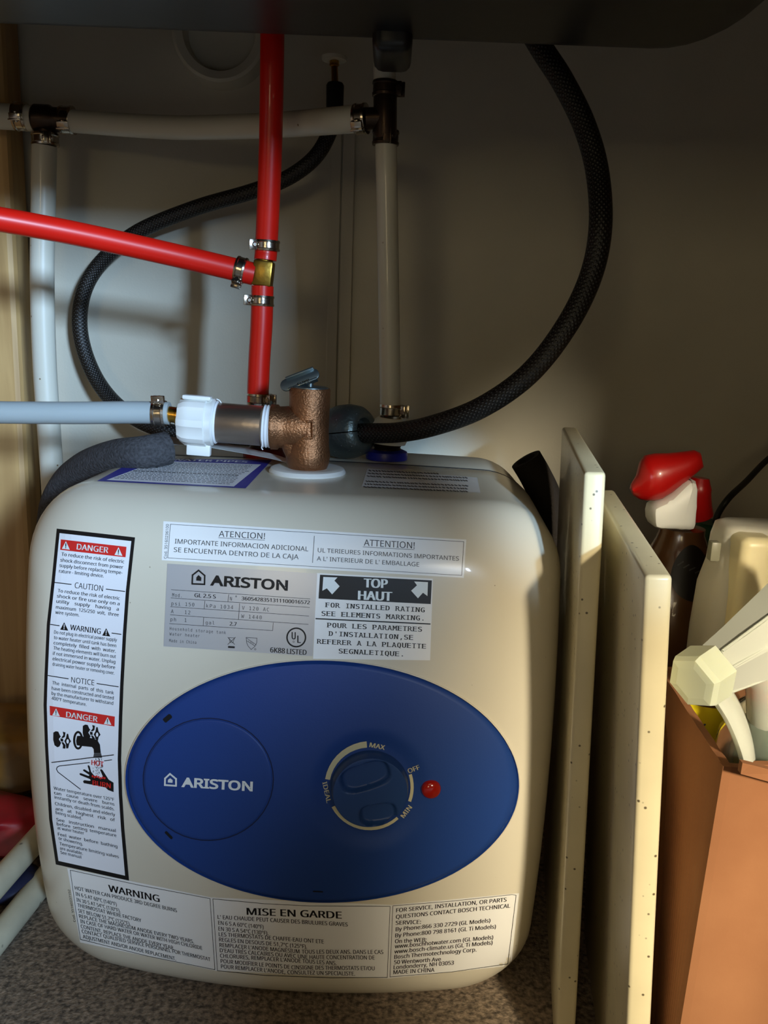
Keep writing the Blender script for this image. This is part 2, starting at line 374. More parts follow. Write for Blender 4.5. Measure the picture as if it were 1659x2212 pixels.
# --- printing on curved things: everything is laid on the real surface
def cast(bvh, px, py, off):
    d = ray(px, py).normalized(); h, nrm, i, dist = bvh.ray_cast(CO, d)
    if h is None: return None
    if nrm.dot(d) > 0: nrm = -nrm
    return h + nrm * off
class Print:
    def __init__(s, bvh, crop=(0, 0, 1)): s.b = bvh; s.c = crop; s.mbs = {}; s.off = .0004
    def at(s, *c): s.c = c; return s
    def px(s, x, y): return (s.c[0] + x / s.c[2], s.c[1] + y / s.c[2])
    def mb(s, key):
        if key not in s.mbs: s.mbs[key] = MB()
        return s.mbs[key]
    def emit(s, key, pts, faces, off=None):
        o = s.off if off is None else off; q = [cast(s.b, *s.px(x, y), o) for x, y in pts]
        ok = [g for g in faces if all(q[i] is not None for i in g)]
        used = sorted({i for g in ok for i in g}); ix = {i: k for k, i in enumerate(used)}
        if ok: s.mb(key).add([q[i] for i in used], [tuple(ix[i] for i in g) for g in ok])
    def line(s, key, pts, wd, close=False, off=None):
        pts = list(pts) + ([pts[0]] if close else [])
        for (x0, y0), (x1, y1) in zip(pts, pts[1:]):
            L = math.hypot(x1 - x0, y1 - y0); n = max(1, int(L / s.c[2] / 14)); nx, ny = -(y1 - y0) / L * wd / 2, (x1 - x0) / L * wd / 2
            ex, ey = (x1 - x0) / L * wd * .4, (y1 - y0) / L * wd * .4
            v = []
            for k in range(n + 1):
                t = k / n; e = -1 if k == 0 else 1 if k == n else 0
                x, y = x0 + (x1 - x0) * t + ex * e, y0 + (y1 - y0) * t + ey * e
                v += [(x + nx, y + ny), (x - nx, y - ny)]
            s.emit(key, v, [(2 * k, 2 * k + 1, 2 * k + 3, 2 * k + 2) for k in range(n)], off)
    def quad(s, key, c4, nu=10, nv=10, off=None, thick=False):     # tl tr br bl; bilinear patch
        tl, tr, br, bl = c4; v = []
        for j in range(nv + 1):
            for i in range(nu + 1):
                a, b = i / nu, j / nv
                v.append(tuple((tl[k] * (1 - a) + tr[k] * a) * (1 - b) + (bl[k] * (1 - a) + br[k] * a) * b for k in range(2)))
        s.emit(key, v, [(j * (nu + 1) + i, (j + 1) * (nu + 1) + i, (j + 1) * (nu + 1) + i + 1, j * (nu + 1) + i + 1) for j in range(nv) for i in range(nu)], off)
    def rows(s, key, rows, inset=(0, 0), off=None, nu=10):         # strip given by left/right points per row
        for (l0, r0), (l1, r1) in zip(rows, rows[1:]):
            s.quad(key, (l0, r0, r1, l1), nu, max(1, int(abs(l1[1] - l0[1]) / s.c[2] / 12)), off)
    def poly(s, key, pts, off=None):
        bm = bmesh.new(); vs = [bm.verts.new((x, -y, 0)) for x, y in pts]; bm.faces.new(vs)
        bmesh.ops.triangulate(bm, faces=bm.faces[:]); bm.verts.index_update()
        s.emit(key, [(q.co.x, -q.co.y) for q in bm.verts], [tuple(q.index for q in g.verts) for g in bm.faces], off); bm.free()
    def ellipse(s, key, cx, cy, rx, ry, off=None, n=24):
        s.poly(key, [(cx + rx * math.cos(2 * math.pi * k / n), cy + ry * math.sin(2 * math.pi * k / n)) for k in range(n)], off)
    def ringl(s, key, cx, cy, rx, ry, wd, a0=0, a1=360, off=None, w1=None):
        n = max(6, int(abs(a1 - a0) / 8)); v = []
        for k in range(n + 1):
            a = math.radians(a0 + (a1 - a0) * k / n); ww = wd + ((w1 or wd) - wd) * k / n
            v += [(cx + (rx + ww / 2) * math.cos(a), cy + (ry + ww / 2) * math.sin(a)), (cx + (rx - ww / 2) * math.cos(a), cy + (ry - ww / 2) * math.sin(a))]
        s.emit(key, v, [(2 * k, 2 * k + 1, 2 * k + 3, 2 * k + 2) for k in range(n)], off)
    def text(s, key, t, x0, y0, x1, y1, cap, up=(0, -1), bold=.0, style='', res=2, off=None):
        g = glyphs(t, bold, style, res)
        if not g: return
        vv, ff, wdt = g
        L = math.hypot(up[0], up[1]); ux, uy = up[0] / L * cap, up[1] / L * cap
        s.emit(key, [(x0 + (x1 - x0) * a + ux * b, y0 + (y1 - y0) * a + uy * b) for a, b in vv], ff, off)

_fonts = {}
def font(style):                         # plain faces bundled with Blender, else its built-in one
    k = 'DejaVuSansMono.woff2' if style in ('mono', 'serif') else 'NotoSansHebrew-Regular.woff2'
    if k not in _fonts:
        try: _fonts[k] = bpy.data.fonts.load(bpy.utils.system_resource('DATAFILES', path='fonts/') + k)
        except Exception: _fonts[k] = None
    return _fonts[k]
_caps = {}
def capof(style):
    k = style in ('mono', 'serif')
    if k not in _caps: _caps[k] = max(b for a, b in raw_text('H', 0, 2, style)[0])
    return _caps[k]
def raw_text(t, bold, res, style=''):
    c = bpy.data.curves.new('t', 'FONT'); c.body = t; c.size = 1; c.offset = bold if style == 'wide' else 0;
    if font(style): c.font = font(style)
    c.resolution_u = res
    o = bpy.data.objects.new('t', c); me = bpy.data.meshes.new_from_object(o)
    vv = [(q.co.x, q.co.y) for q in me.vertices]; ff = [tuple(p.vertices) for p in me.polygons]
    bpy.data.objects.remove(o); bpy.data.curves.remove(c); bpy.data.meshes.remove(me)
    if bold and style != 'wide':          # heavier face: the outline repeated a hair to each side
        n = len(vv); base, bf = vv[:], ff[:]
        for k in (-1, 1):
            o_ = len(vv); vv += [(a + k * bold, b) for a, b in base]; ff += [tuple(i + o_ for i in q) for q in bf]
    return vv, ff
_cache = {}
def glyphs(t, bold, style, res):
    _cap = capof(style)
    if style in ('mono', 'serif'):
        V = []; F = []; n = len(t)
        for i, ch in enumerate(t):
            if ch == ' ': continue
            k = (ch, bold, res)
            if k not in _cache: _cache[k] = raw_text(ch, bold, res, style)
            vv, ff = _cache[k]
            if not vv: continue
            a0, a1 = min(a for a, b in vv), max(a for a, b in vv); wd = a1 - a0
            nw = min(.80, max(wd / _cap * 1.0, .18)) if ch not in ".,'" else wd / _cap
            if style == 'serif' and ch not in ".,'": nw = .80 if ch != 'I' else .62
            b0 = len(V)
            V += [((i + .5) + (((a - a0) / wd) - .5) * nw, b / _cap) for a, b in vv]; F += [tuple(x + b0 for x in q) for q in ff]
            if style == 'serif':
                T = .11
                def bar(xa, xb, y):
                    bb = len(V); V.extend([(i + xa, y), (i + xb, y), (i + xb, y + T), (i + xa, y + T)]); F.append((bb, bb + 1, bb + 2, bb + 3))
                lo = {'A': [(-.02, .32), (.68, 1.02)], 'R': [(0, .35), (.7, 1.02)], 'F': [(0, .5)], 'P': [(0, .5)], 'T': [(.28, .72)], 'M': [(-.02, .32), (.68, 1.02)],
                      'N': [(-.02, .32)], 'K': [(0, .35), (.68, 1.02)], 'L': [(0, .2)], 'E': [(0, .2)], 'D': [(0, .2)]}.get(ch, [])
                hi = {'A': [(.28, .5)], 'R': [(0, .2)], 'F': [(0, .2)], 'P': [(0, .2)], 'M': [(-.02, .2), (.8, 1.02)], 'N': [(-.02, .2), (.66, 1.02)],
                      'K': [(0, .35), (.66, 1.0)], 'L': [(0, .4)], 'U': [(-.02, .32), (.68, 1.02)], 'D': [(0, .2)], 'E': [(0, .2)]}.get(ch, [])
                for xa, xb in lo: bar(xa, xb, 0)
                for xa, xb in hi: bar(xa, xb, 1 - T)
        return [(a / n, b) for a, b in V], F, n
    vv, ff = raw_text(t, bold, res, style)
    if not vv: return None
    a0, a1 = min(a for a, b in vv), max(a for a, b in vv)
    return [((a - a0) / (a1 - a0), b / _cap) for a, b in vv], ff, a1 - a0

CR = dict(A=(90, 1130, 6.914), B=(90, 1420, 7.63), C=(90, 1680, 7.9), D=(340, 1120, 4.608), E=(660, 1130, 4.608), F=(130, 1870, 4.484),
          G=(450, 1930, 4.1475), H=(820, 1900, 5.184), I=(260, 1420, 3.77), J=(640, 1520, 3.318), K=(100, 940, 2.9625), L=(640, 940, 2.765))
def conv(a, pts, b=(0, 0, 1)):
    return [((a[0] + x / a[2] - b[0]) * b[2], (a[1] + y / a[2] - b[1]) * b[2]) for x, y in pts]
def finish(pr, base, order, names):      # first key = the label itself, the rest are sub-parts on it
    o = pr.mbs[base].build(names[base][0], names[base][1], heater, smooth=True)
    for k in sorted(pr.mbs):
        k0 = k.split(':')[0]
        if k0 in order: pr.mbs[k].build(names[k0][0], names[k0][1], o, smooth=False)
    return o

# --- tall danger label
W0 = (0, 0, 1)
rowsL = [((123, 1142), (292, 1161)), ((111.7, 1257), (279.5, 1277.5)), ((101.6, 1348), (273, 1370)), ((96.6, 1458), (267, 1483)), ((94.6, 1523), (264.5, 1548.5)),
         ((97.5, 1610), (262, 1640)), ((102, 1698), (264.7, 1712)), ((106.5, 1769), (269, 1790)), ((121, 1867), (279, 1902))]
rowsL[6] = ((102, 1690), (264.2, 1715))
pr = Print(TBVH, W0)
pr.rows('b', rowsL, off=.00015, nu=12)
ins = []
for i, (l, r) in enumerate(rowsL):
    wx = (r[0] - l[0]); wy = (r[1] - l[1]); t = 7.2 / wx
    dy = 9 if i == 0 else (-9.5 if i == len(rowsL) - 1 else 0)
    dx = -.7 if i == 0 else (-1.2 if dy else 0)
    ins.append(((l[0] + wx * t + dx, l[1] + wy * t + dy), (r[0] - wx * t + dx, r[1] - wy * t + dy)))
pr.rows('w', ins, off=.00028, nu=12)
pr.off = .00042
A, B, C = CR['A'], CR['B'], CR['C']
pr.at(*A); up = (.10, -1)
pr.quad('r:1', [(295, 245), (1272, 355), (1258, 510), (284, 400)], 10, 2)
tri = lambda cx, by, wd, h: [(cx, by - h), (cx + wd / 2, by + wd * .06), (cx - wd / 2, by - wd * .06)]
for cx, by in ((372, 392), (1155, 482)): pr.poly('t:1', tri(cx, by, 118, 120), .0006); pr.line('k', [(cx + 3, by - 82), (cx + 1, by - 42)], 13, off=.0008); pr.ellipse('k', cx, by - 22, 8, 8, .0008, 8)
pr.text('t:1', 'DANGER', 530, 393, 1000, 447, 84, up, .02, res=4, off=.0006)
for s_, *q in (("To reduce the risk of electric", 300, 487, 1238, 600), ("shock disconnect from power", 285, 574, 1222, 683), ("supply before replacing tempe-", 272, 654, 1210, 765), ("rature - limiting device.", 265, 738, 930, 812),
               ("To reduce the risk of electric", 245, 1030, 1170, 1148), ("shock or fire use only on a", 233, 1110, 1168, 1228), ("utility    supply    having    a", 225, 1188, 1155, 1308), ("maximum  125/250  volt,  three", 218, 1275, 1155, 1393), ("wire system.", 210, 1352, 565, 1395),
               ("Do not plug in electrical power supply", 190, 1648, 1128, 1768), ("to water heater until tank has been", 187, 1728, 1118, 1853), ("completely  filled  with  water.", 185, 1808, 1112, 1933), ("The heating elements will burn out", 180, 1885, 1112, 2015), ("if not immersed in water. Unplug", 172, 1965, 1105, 2095), ("electrical power supply before", 168, 2045, 1100, 2178)):
    pr.text('k', s_, *q, 50, up, .012)
pr.text('k', 'CAUTION', 497, 967, 918, 1018, 84, up, .0, res=4)
pr.line('k', [(195, 885), (447, 914)], 13); pr.line('k', [(970, 985), (1245, 1020)], 13)
pr.line('k', [(140, 1512), (268, 1530)], 13); pr.line('k', [(1055, 1640), (1190, 1660)], 13)
pr.text('k', 'WARNING', 428, 1592, 885, 1655, 80, up, .015, res=4)
for q_, (cx, by) in enumerate(((343, 1597), (970, 1685))): pr.poly('k', tri(cx, by, 120, 118)); pr.line('w2:%d' % q_, [(cx + 3, by - 84), (cx + 1, by - 42)], 11, off=.0006); pr.ellipse('w2:%d' % q_, cx, by - 22, 8, 8, .0006, 8)
pr.at(*B); up = (.03, -1)
for s_, *q in (("draining water heater or removing cover.", 185, 132, 1205, 282), ("The  internal  parts  of  this  tank", 182, 440, 1195, 608), ("have been constructed and tested", 175, 530, 1192, 694), ("by the manufacturer to withstand", 172, 614, 1185, 780), ("400°F temperature.", 172, 694, 745, 800)):
    pr.text('k', s_, *q, 54, up, .012)
pr.line('k', [(115, 297), (445, 350)], 14); pr.line('k', [(918, 428), (1268, 482)], 14)
pr.text('k', 'NOTICE', 493, 408, 872, 460, 88, up, 0, res=4)
pr.quad('r:2', [(140, 795), (1212, 972), (1206, 1135), (147, 950)], 10, 2)
for cx, by in ((248, 958), (1096, 1100)): pr.poly('t:2', tri(cx, by, 124, 122), .0006); pr.line('k', [(cx + 1, by - 88), (cx + 1, by - 44)], 13, off=.0008); pr.ellipse('k', cx, by - 24, 8, 8, .0008, 8)
pr.text('t:2', 'DANGER', 412, 978, 930, 1060, 90, up, .02, res=4, off=.0006)
# tap picture
def cross(cx, cy, k=1):
    pr.poly('k', [(cx - 150, cy - 110), (cx - 110, cy - 132), (cx - 70, cy - 125), (cx - 40, cy - 60), (cx - 25, cy - 50), (cx - 60, cy), (cx - 22, cy + 60), (cx - 50, cy + 120), (cx - 85, cy + 132), (cx - 130, cy + 100), (cx - 152, cy + 10)])
    pr.poly('k', [(cx + 5, cy - 125), (cx + 50, cy - 112), (cx + 40, cy - 40), (cx + 10, cy - 20), (cx - 20, cy - 25), (cx + 15, cy - 70)])
    pr.poly('k', [(cx - 35, cy - 15), (cx + 10, cy - 10), (cx + 12, cy + 40), (cx - 30, cy + 35)])
    pr.poly('k', [(cx - 20, cy + 45), (cx + 15, cy + 50), (cx + 50, cy + 95), (cx + 48, cy + 155), (cx + 5, cy + 152), (cx + 8, cy + 100)])
    pr.poly('k', [(cx + 72, cy - 90), (cx + 95, cy - 88), (cx + 108, cy - 20), (cx + 142, cy + 35), (cx + 112, cy + 70), (cx + 95, cy + 150), (cx + 62, cy + 152), (cx + 55, cy + 80), (cx + 30, cy + 30), (cx + 58, cy - 20)])
    pr.ellipse('w2:h%d' % cx, cx + 88, cy + 33, 20, 36, .0006, 14)
cross(350, 1345)
cross(835, 1235)
pr.quad('w2:s', [(650, 1300), (905, 1345), (905, 1400), (650, 1372)], 3, 1, .00055)
pr.ringl('k', 608, 1362, 65, 135, 36)
pr.poly('k', [(595, 1290), (640, 1288), (860, 1330), (930, 1360), (970, 1430), (985, 1570), (872, 1570), (868, 1505), (840, 1470), (660, 1452), (590, 1440), (580, 1370)], .0007)
pr.line('k', [(180, 1725), (1195, 1600)], 13, off=.0007)
pr.line('k', [(1040, 1700), (1160, 1685)], 13); pr.line('k', [(795, 1730), (300, 1785), (262, 1805), (252, 1840), (275, 1885), (645, 2168)], 13)
rnd = random.Random(3)
pr.poly('g', [(870, 1575), (985, 1575), (1005, 1650), (855, 1650)], .00045)
for i in range(60):
    x, y = 850 + rnd.random() * 165, 1650 + rnd.random() * 260
    if y > 1820 and not 850 < x < 965: continue
    pr.line('g', [(x, y), (x + 4, y + 18)], 6, off=.00055)
pr.poly('k', [(762, 1780), (785, 1772), (800, 1795), (820, 1880), (870, 1940), (950, 1985), (1005, 1990), (1015, 1960), (968, 1850), (985, 1835), (1008, 1850), (1060, 1930), (1110, 2010), (1190, 2060), (1192, 2215), (1100, 2180), (1060, 2140),
              (850, 2095), (700, 2068), (688, 2035), (710, 2018), (800, 2030), (815, 2020), (800, 2000), (640, 1935), (628, 1912), (650, 1902), (780, 1950), (795, 1935), (690, 1865), (690, 1845), (715, 1840), (785, 1885), (790, 1870)])
pr.text('rt', 'HOT', 832, 1762, 1032, 1795, 82, up, .02, res=3, off=.0008)
pr.text('rt', 'BURN', 850, 2095, 1150, 2148, 82, (.0, -1), .03, res=3, off=.0008)
for k in range(7): pr.ellipse('rt', 850 + k * 33, 1950 + 10 * math.sin(k * 2) + k * 6, 15, 20, .0007, 8)
pr.at(*C); up = (-.09, -1)
for s_, *q in (("Water temperature over 125°F", 215, 195, 1245, 393), ("can    cause    severe    burns", 222, 275, 1250, 472), ("instantly or death from scalds.", 230, 350, 1250, 555), ("Children, disabled and elderly", 238, 460, 1262, 650), ("are   at   highest   risk   of", 245, 545, 1262, 742), ("being scalded.", 250, 612, 695, 710),
               ("See   instruction   manual", 262, 732, 1272, 922), ("before  setting  temperature", 268, 805, 1282, 1005), ("at water heater", 278, 872, 732, 965), ("Feel  water  before  bathing", 288, 980, 1300, 1192), ("or showering.", 298, 1050, 710, 1150), ("Temperature limiting valves", 312, 1142, 1325, 1368), ("are available.", 320, 1217, 710, 1310), ("See manual", 330, 1290, 685, 1372)):
    pr.text('k', s_, *q, 52, up, .012)
finish(pr, 'b', ['w', 'r', 't', 'k', 'w2', 'g', 'rt'], dict(b=('danger_label', M_black), w=('label_paper', M_paper), r=('red_band', M_labred), t=('white_lettering', M_white_print), k=('lettering', M_black), w2=('white_detail', M_paper), g=('water_drops', M_grey_print), rt=('red_lettering', M_labred)))

# --- attention label (two languages)
D, E_ = CR['D'], CR['E']
pr = Print(TBVH); tl, bl = conv(D, [(60, 28), (44, 415)]); tr, br = conv(E_, [(1600, 165), (1575, 545)])
pr.quad('b', [tl, tr, br, bl], 30, 5, .00012)
pr.off = .0003
fr = conv(D, [(132, 60)]) + conv(E_, [(1575, 187), (1553, 520)]) + conv(D, [(105, 392)])
pr.line('k', fr, .9, True); pr.line('k', conv(D, [(1563, 178), (1545, 440)]), 1.0)
pr.at(*D); up = (.055, -1)
pr.text('k', 'ATENCION!', 612, 182, 1070, 206, 58, up, 0, res=4); pr.line('k', [(610, 193), (1068, 218)], 4)
pr.text('k', 'IMPORTANTE INFORMACION ADICIONAL', 175, 250, 1502, 328, 46, up); pr.text('k', 'SE ENCUENTRA DENTRO DE LA CAJA', 165, 333, 1405, 406, 46, up)
pr.text('k', 'Cod. 35160236100', 95, 400, 116, 60, 28, (-1, -.05))
pr.at(*E_); up = (.03, -1)
pr.text('k', 'ATTENTION!', 580, 226, 1085, 255, 62, up, 0, res=4); pr.line('k', [(572, 238), (1082, 266)], 4)
pr.text('k', 'UL TERIEURES INFORMATIONS IMPORTANTES', 122, 290, 1525, 375, 42, up); pr.text('k', "A L' INTERIEUR DE L' EMBALLAGE", 113, 373, 1130, 433, 42, up)
finish(pr, 'b', ['k'], dict(b=('attention_label', M_film), k=('lettering', M_grey_print)))

# --- silver rating plate
pr = Print(TBVH, D); c4 = [(100, 448), (1592, 548), (1545, 1370), (62, 1272)]
pr.quad('b', c4, 24, 14, .0002); pr.off = .00035; up = (.05, -1)
def logo(key, pr, apex, rt, rb, lb, lt, wd, inner, off=None):
    pr.line(key, [apex, rt, rb, lb, lt], wd, True, off); pr.poly(key, inner, off)
logo('k', pr, (412, 516), (473, 568), (471, 655), (348, 650), (352, 563), 16, [(412, 562), (440, 588), (438, 622), (388, 618), (390, 585)])
pr.text('k', 'ARISTON', 525, 662, 1298, 715, 95, up, .03, 'wide', res=5)
for a in ([(140, 708), (1520, 800)], [(138, 790), (1515, 885)], [(133, 877), (1508, 970)], [(130, 958), (1503, 1053)], [(122, 1045), (1148, 1115)], [(712, 757), (703, 828)], [(475, 820), (468, 895)], [(820, 845), (808, 1003)], [(463, 985), (458, 1065)], [(1155, 1038), (1148, 1115)]):
    pr.line('k', a, 4)
for t_, x0, y0, x1, y1, cap, st in (("Mod.", 145, 778, 255, 786, 36, 'mono'), ("N", 718, 815, 748, 817, 36, 'mono'), ("psi 150", 135, 862, 375, 876, 36, 'mono'), ("kPa 1034", 482, 885, 760, 902, 36, 'mono'), ("V 120 AC", 838, 905, 1118, 925, 36, 'mono'), ("A   12", 133, 940, 335, 954, 36, 'mono'),
                                 ("W 1440", 832, 988, 1045, 1003, 36, 'mono'), ("ph  1", 125, 1020, 300, 1030, 36, 'mono'), ("gal", 475, 1050, 575, 1056, 34, 'mono'), ("Household storage tank", 120, 1108, 688, 1150, 30, 'mono'), ("Water heater", 120, 1162, 428, 1183, 30, 'mono'), ("Made in China", 116, 1228, 392, 1248, 30, 'mono')):
    pr.text('g', t_, x0, y0, x1, y1, cap, up, 0, st)
pr.ringl('g', 785, 775, 6, 6, 4)
for t_, x0, y0, x1, y1, cap in (("GL 2.5 S", 370, 781, 583, 796, 38), ("3605428351311100016572", 838, 812, 1518, 854, 36), ("2.7", 720, 1065, 790, 1070, 38), ("6K88", 1122, 1330, 1270, 1342, 50), ("LISTED", 1288, 1344, 1485, 1357, 50)):
    pr.text('k', t_, x0, y0, x1, y1, cap, up, .02)
pr.ringl('k', 1383, 1183, 92, 92, 15); pr.text('k', 'U', 1337, 1200, 1378, 1203, 72, (0, -1), .03, res=3); pr.text('k', 'L', 1393, 1236, 1428, 1238, 72, (0, -1), .03, res=3)
pr.ringl('k', 1357, 1225, 8, 8, 3)
pr.line('k', [(703, 1182), (770, 1252)], 5); pr.line('k', [(778, 1182), (703, 1252)], 5); pr.line('k', [(715, 1185), (768, 1188), (755, 1235), (725, 1233)], 4, True); pr.quad('k', [(706, 1268), (772, 1272), (771, 1290), (704, 1287)], 2, 1)
pr.line('g', [(885, 1183), (992, 1190), (990, 1235), (968, 1275), (935, 1303), (905, 1270), (890, 1235)], 5, True); pr.line('g', [(890, 1190), (988, 1258)], 4); pr.line('g', [(888, 1215), (975, 1270)], 4); pr.text('g', 'UPC', 905, 1228, 965, 1262, 20, (.4, -1)); pr.ringl('g', 975, 1300, 8, 8, 4)
finish(pr, 'b', ['k', 'g'], dict(b=('rating_plate', M_silver), k=('lettering', M_black), g=('grey_lettering', M_grey_print)))

# --- this-way-up label
pr = Print(TBVH, E_); pr.quad('b', [(112, 497), (1268, 553), (1240, 1365), (75, 1350)], 20, 14, .00018); pr.off = .0004
pr.quad('k', [(145, 513), (1257, 570), (1245, 805), (130, 750)], 20, 4, .00032)
pr.poly('w', [(178, 535), (318, 540), (288, 572), (340, 628), (265, 708), (213, 648), (168, 672)], .00055)
pr.poly('w', [(1080, 580), (1217, 587), (1212, 725), (1168, 692), (1118, 747), (1050, 672), (1108, 618)], .00055)
pr.text('w', 'TOP', 577, 638, 818, 647, 88, (.03, -1), .045, res=4, off=.00055); pr.text('w', 'HAUT', 520, 760, 862, 773, 88, (.03, -1), .045, res=4, off=.00055)
for t_, *q in (("FOR INSTALLED RATING", 195, 835, 1190, 887), ("SEE ELEMENTS MARKING.", 155, 920, 1192, 970), ("POUR LES PARAMETRES", 212, 1036, 1163, 1079), ("D'INSTALLATION,SE", 228, 1120, 1075, 1161), ("REFERER A LA PLAQUETTE", 112, 1198, 1203, 1248), ("SEGNALETIQUE.", 325, 1294, 988, 1326)):
    pr.text('k', t_, *q, 46, (.03, -1), .012, 'serif')
pr.line('k', [(105, 950), (1238, 1003)], 12)
finish(pr, 'b', ['k', 'w'], dict(b=('orientation_label', M_film), k=('lettering', M_black), w=('white_lettering', M_white_print)))

# --- three-box warning label along the bottom
F_, G, H = CR['F'], CR['G'], CR['H']
pr = Print(TBVH)
tA, bA = conv(F_, [(70, 20), (195, 740)]); tB, bB = conv(F_, [(1466, 305), (1512, 1015)]); tC, bC = conv(G, [(1640, 100), (1612, 760)]); tD, bD = conv(H, [(1560, 150), (1470, 960)])
tops = [tA, tB, tC, tD]; bots = [bA, bB, bC, bD]; vv = []; nj = 16
for i in range(55):
    g = min(2, i // 18); t = i / 18 - g
    for j in range(nj + 1):
        u_ = j / nj; vv.append(tuple((tops[g][k] * (1 - t) + tops[g + 1][k] * t) * (1 - u_) + (bots[g][k] * (1 - t) + bots[g + 1][k] * t) * u_ for k in range(2)))
pr.emit('b', vv, [(i * (nj + 1) + j, i * (nj + 1) + j + 1, (i + 1) * (nj + 1) + j + 1, (i + 1) * (nj + 1) + j) for i in range(54) for j in range(nj)], .00022)
pr.off = .00035
pr.at(*F_); pr.line('k', [(100, 40), (780, 188), (1453, 315), (1500, 1003), (850, 872), (200, 710), (150, 400)], 4.5, True); up = (-.16, -1)
pr.text('k', 'WARNING', 472, 246, 968, 350, 66, (-.1, -1), .025, res=4)
for i, (t_, *q) in enumerate((("HOT WATER CAN PRODUCE 3RD DEGREE BURNS", 147, 228, 1135, 448), ("IN 6 S AT 60°C (140°F)", 155, 285, 552, 388), ("IN 30 S AT 54°C (130°F).", 163, 342, 588, 450), ("THERMOSTAT WHERE FACTORY", 173, 395, 790, 545), ("SET BELOW 51,7°C (125°F).", 180, 448, 685, 577),
               ("REPLACE THE MAGNESIUM ANODE EVERY TWO YEARS.", 188, 500, 1300, 750), ("IN CASE OF HARD WATER OR WATER WITH HIGH CHLORIDE", 200, 550, 1380, 812), ("CONTENT, REPLACE THE ANODE EVERY YEAR.", 205, 600, 1110, 812), ("CONTACT QUALIFIED SERVICE PERSONNEL FOR THERMOSTAT", 215, 648, 1460, 922), ("ADJUSTMENT AND/OR ANODE REPLACEMENT.", 225, 698, 1125, 915))):
    pr.text('k', t_, *q, 36, up, .015)
pr.text('g', 'Cod. 35160237102', 152, 540, 98, 228, 20, (-1, .1))
pr.at(*G); pr.line('k', [(42, 45), (500, 88), (900, 108), (1628, 112), (1603, 748), (1100, 752), (500, 730), (83, 688)], 4.2, True); up = (-.04, -1)
pr.text('k', 'MISE EN GARDE', 345, 187, 1197, 222, 62, up, .025, res=4)
for t_, *q in (("L' EAU CHAUDE PEUT CAUSER DES BRULURES GRAVES", 85, 224, 1250, 292), ("EN 6 S A 60°C (140°F)", 90, 275, 497, 314), ("EN 30 S A 54°C (130°F).", 92, 328, 540, 370), ("LES THERMOSTATS DE CHAFFE-EAU ONT ETE", 95, 378, 1035, 445), ("REGLES EN DESOUS DE 51,7°C (125°F).", 98, 425, 885, 490),
               ("D'EAU TRÉS CALCAIRES OU AVEC UNE", 105, 522, 890, 582), ("HAUTE CONCENTRATION DE", 908, 583, 1490, 588), ("CHLORURES, REMPLACER L'ANODE TOUS LES ANS.", 107, 570, 1150, 638),
               ("REMPLACER L'ANODE MAGNÈSIUM", 102, 474, 818, 533), ("TOUS LES DEUX ANS. DANS LE CAS", 838, 535, 1568, 538), ("POUR MODIFIER LE POINTS DE", 112, 618, 730, 672), ("CINSIGNE DES THERMOSTATS ET/OU", 745, 675, 1490, 684), ("POUR REMPLACER L'ANODE,", 115, 666, 690, 716), ("CONSULTEZ UN SPECIALISTE.", 710, 718, 1315, 732)):
    pr.text('k', t_, *q, 35, up, .015)
pr.at(*H); pr.line('k', [(148, 290), (800, 238), (1480, 165), (1525, 172), (1478, 560), (1432, 940), (800, 1030), (115, 1085)], 5, True); up = (.06, -1)
for t_, *q in (("FOR SERVICE, INSTALLATION, OR PARTS", 183, 362, 1418, 242), ("QUESTIONS CONTACT BOSCH TECHNICAL", 180, 435, 1458, 310), ("SERVICE:", 178, 502, 462, 490), ("By Phone:866 330 2729 (GL Models)", 178, 574, 1238, 474), ("By Phone:800 798 8161 (GL Ti Models)", 173, 643, 1300, 542), ("On the WEB:", 170, 708, 525, 690), ("www.boschhotwater.com (GL Models)", 168, 765, 1270, 662), ("www.bosch-climate.us (GL Ti Models)", 163, 824, 1262, 722),
               ("Bosch Thermotechnology Corp.", 162, 884, 1083, 800), ("50 Wentworth Ave", 160, 943, 685, 907), ("Londonderry, NH 03053", 155, 1000, 830, 947), ("MADE IN CHINA", 152, 1054, 613, 1027)):
    pr.text('k', t_, *q, 44, up, .02)
finish(pr, 'b', ['k', 'g'], dict(b=('warning_label', M_film), k=('lettering', M_black), g=('grey_lettering', M_grey_print)))

# --- labels lying on the top of the casing
K, L_ = CR['K'], CR['L']
pr = Print(TBVH, K)
pr.quad('b', [(590, 150), (1445, 160), (1275, 342), (325, 295)], 24, 6, .0002)
pr.quad('w', [(715, 168), (1375, 190), (1200, 332), (385, 290)], 20, 6, .00032)
pr.text('w', 'WATER PIPES', 800, 166, 1285, 180, 14, (.6, -.8), .03, off=.0005)
rnd = random.Random(5)
for r in range(14):
    t = (r + .7) / 15; xa, xb = 705 - t * 310, 1350 - t * 165; ya, yb = 172 + t * 116, 192 + t * 138
    x = 0.02
    while x < .96:
        wd = .008 + rnd.random() * .03
        pr.line('k', [(xa + (xb - xa) * x, ya + (yb - ya) * x), (xa + (xb - xa) * (x + wd), ya + (yb - ya) * (x + wd))], 2.6 if r != 7 else 5, off=.0005); x += wd + .012
finish(pr, 'b', ['w', 'k'], dict(b=('blue_framed_label', M_labblue), w=('label_paper', M_paper), k=('lettering', M_grey_print)))
pr = Print(TBVH, L_)
pr.quad('b', [(425, 200), (1080, 255), (1100, 345), (390, 308)], 20, 4, .0002)
for r in range(6):
    y0 = 215 + r * 17 + (14 if r > 2 else 0); x = 435 - r * 6
    while x < (1020 if r not in (0, 1) else 850 + r * 160):
        wd = 5 + rnd.random() * 12; yy = y0 + (x - 430) * .045
        pr.line('k', [(x, yy - 3), (x + wd, yy + 2)], 5, off=.0004); x += wd + 5 + rnd.random() * 6
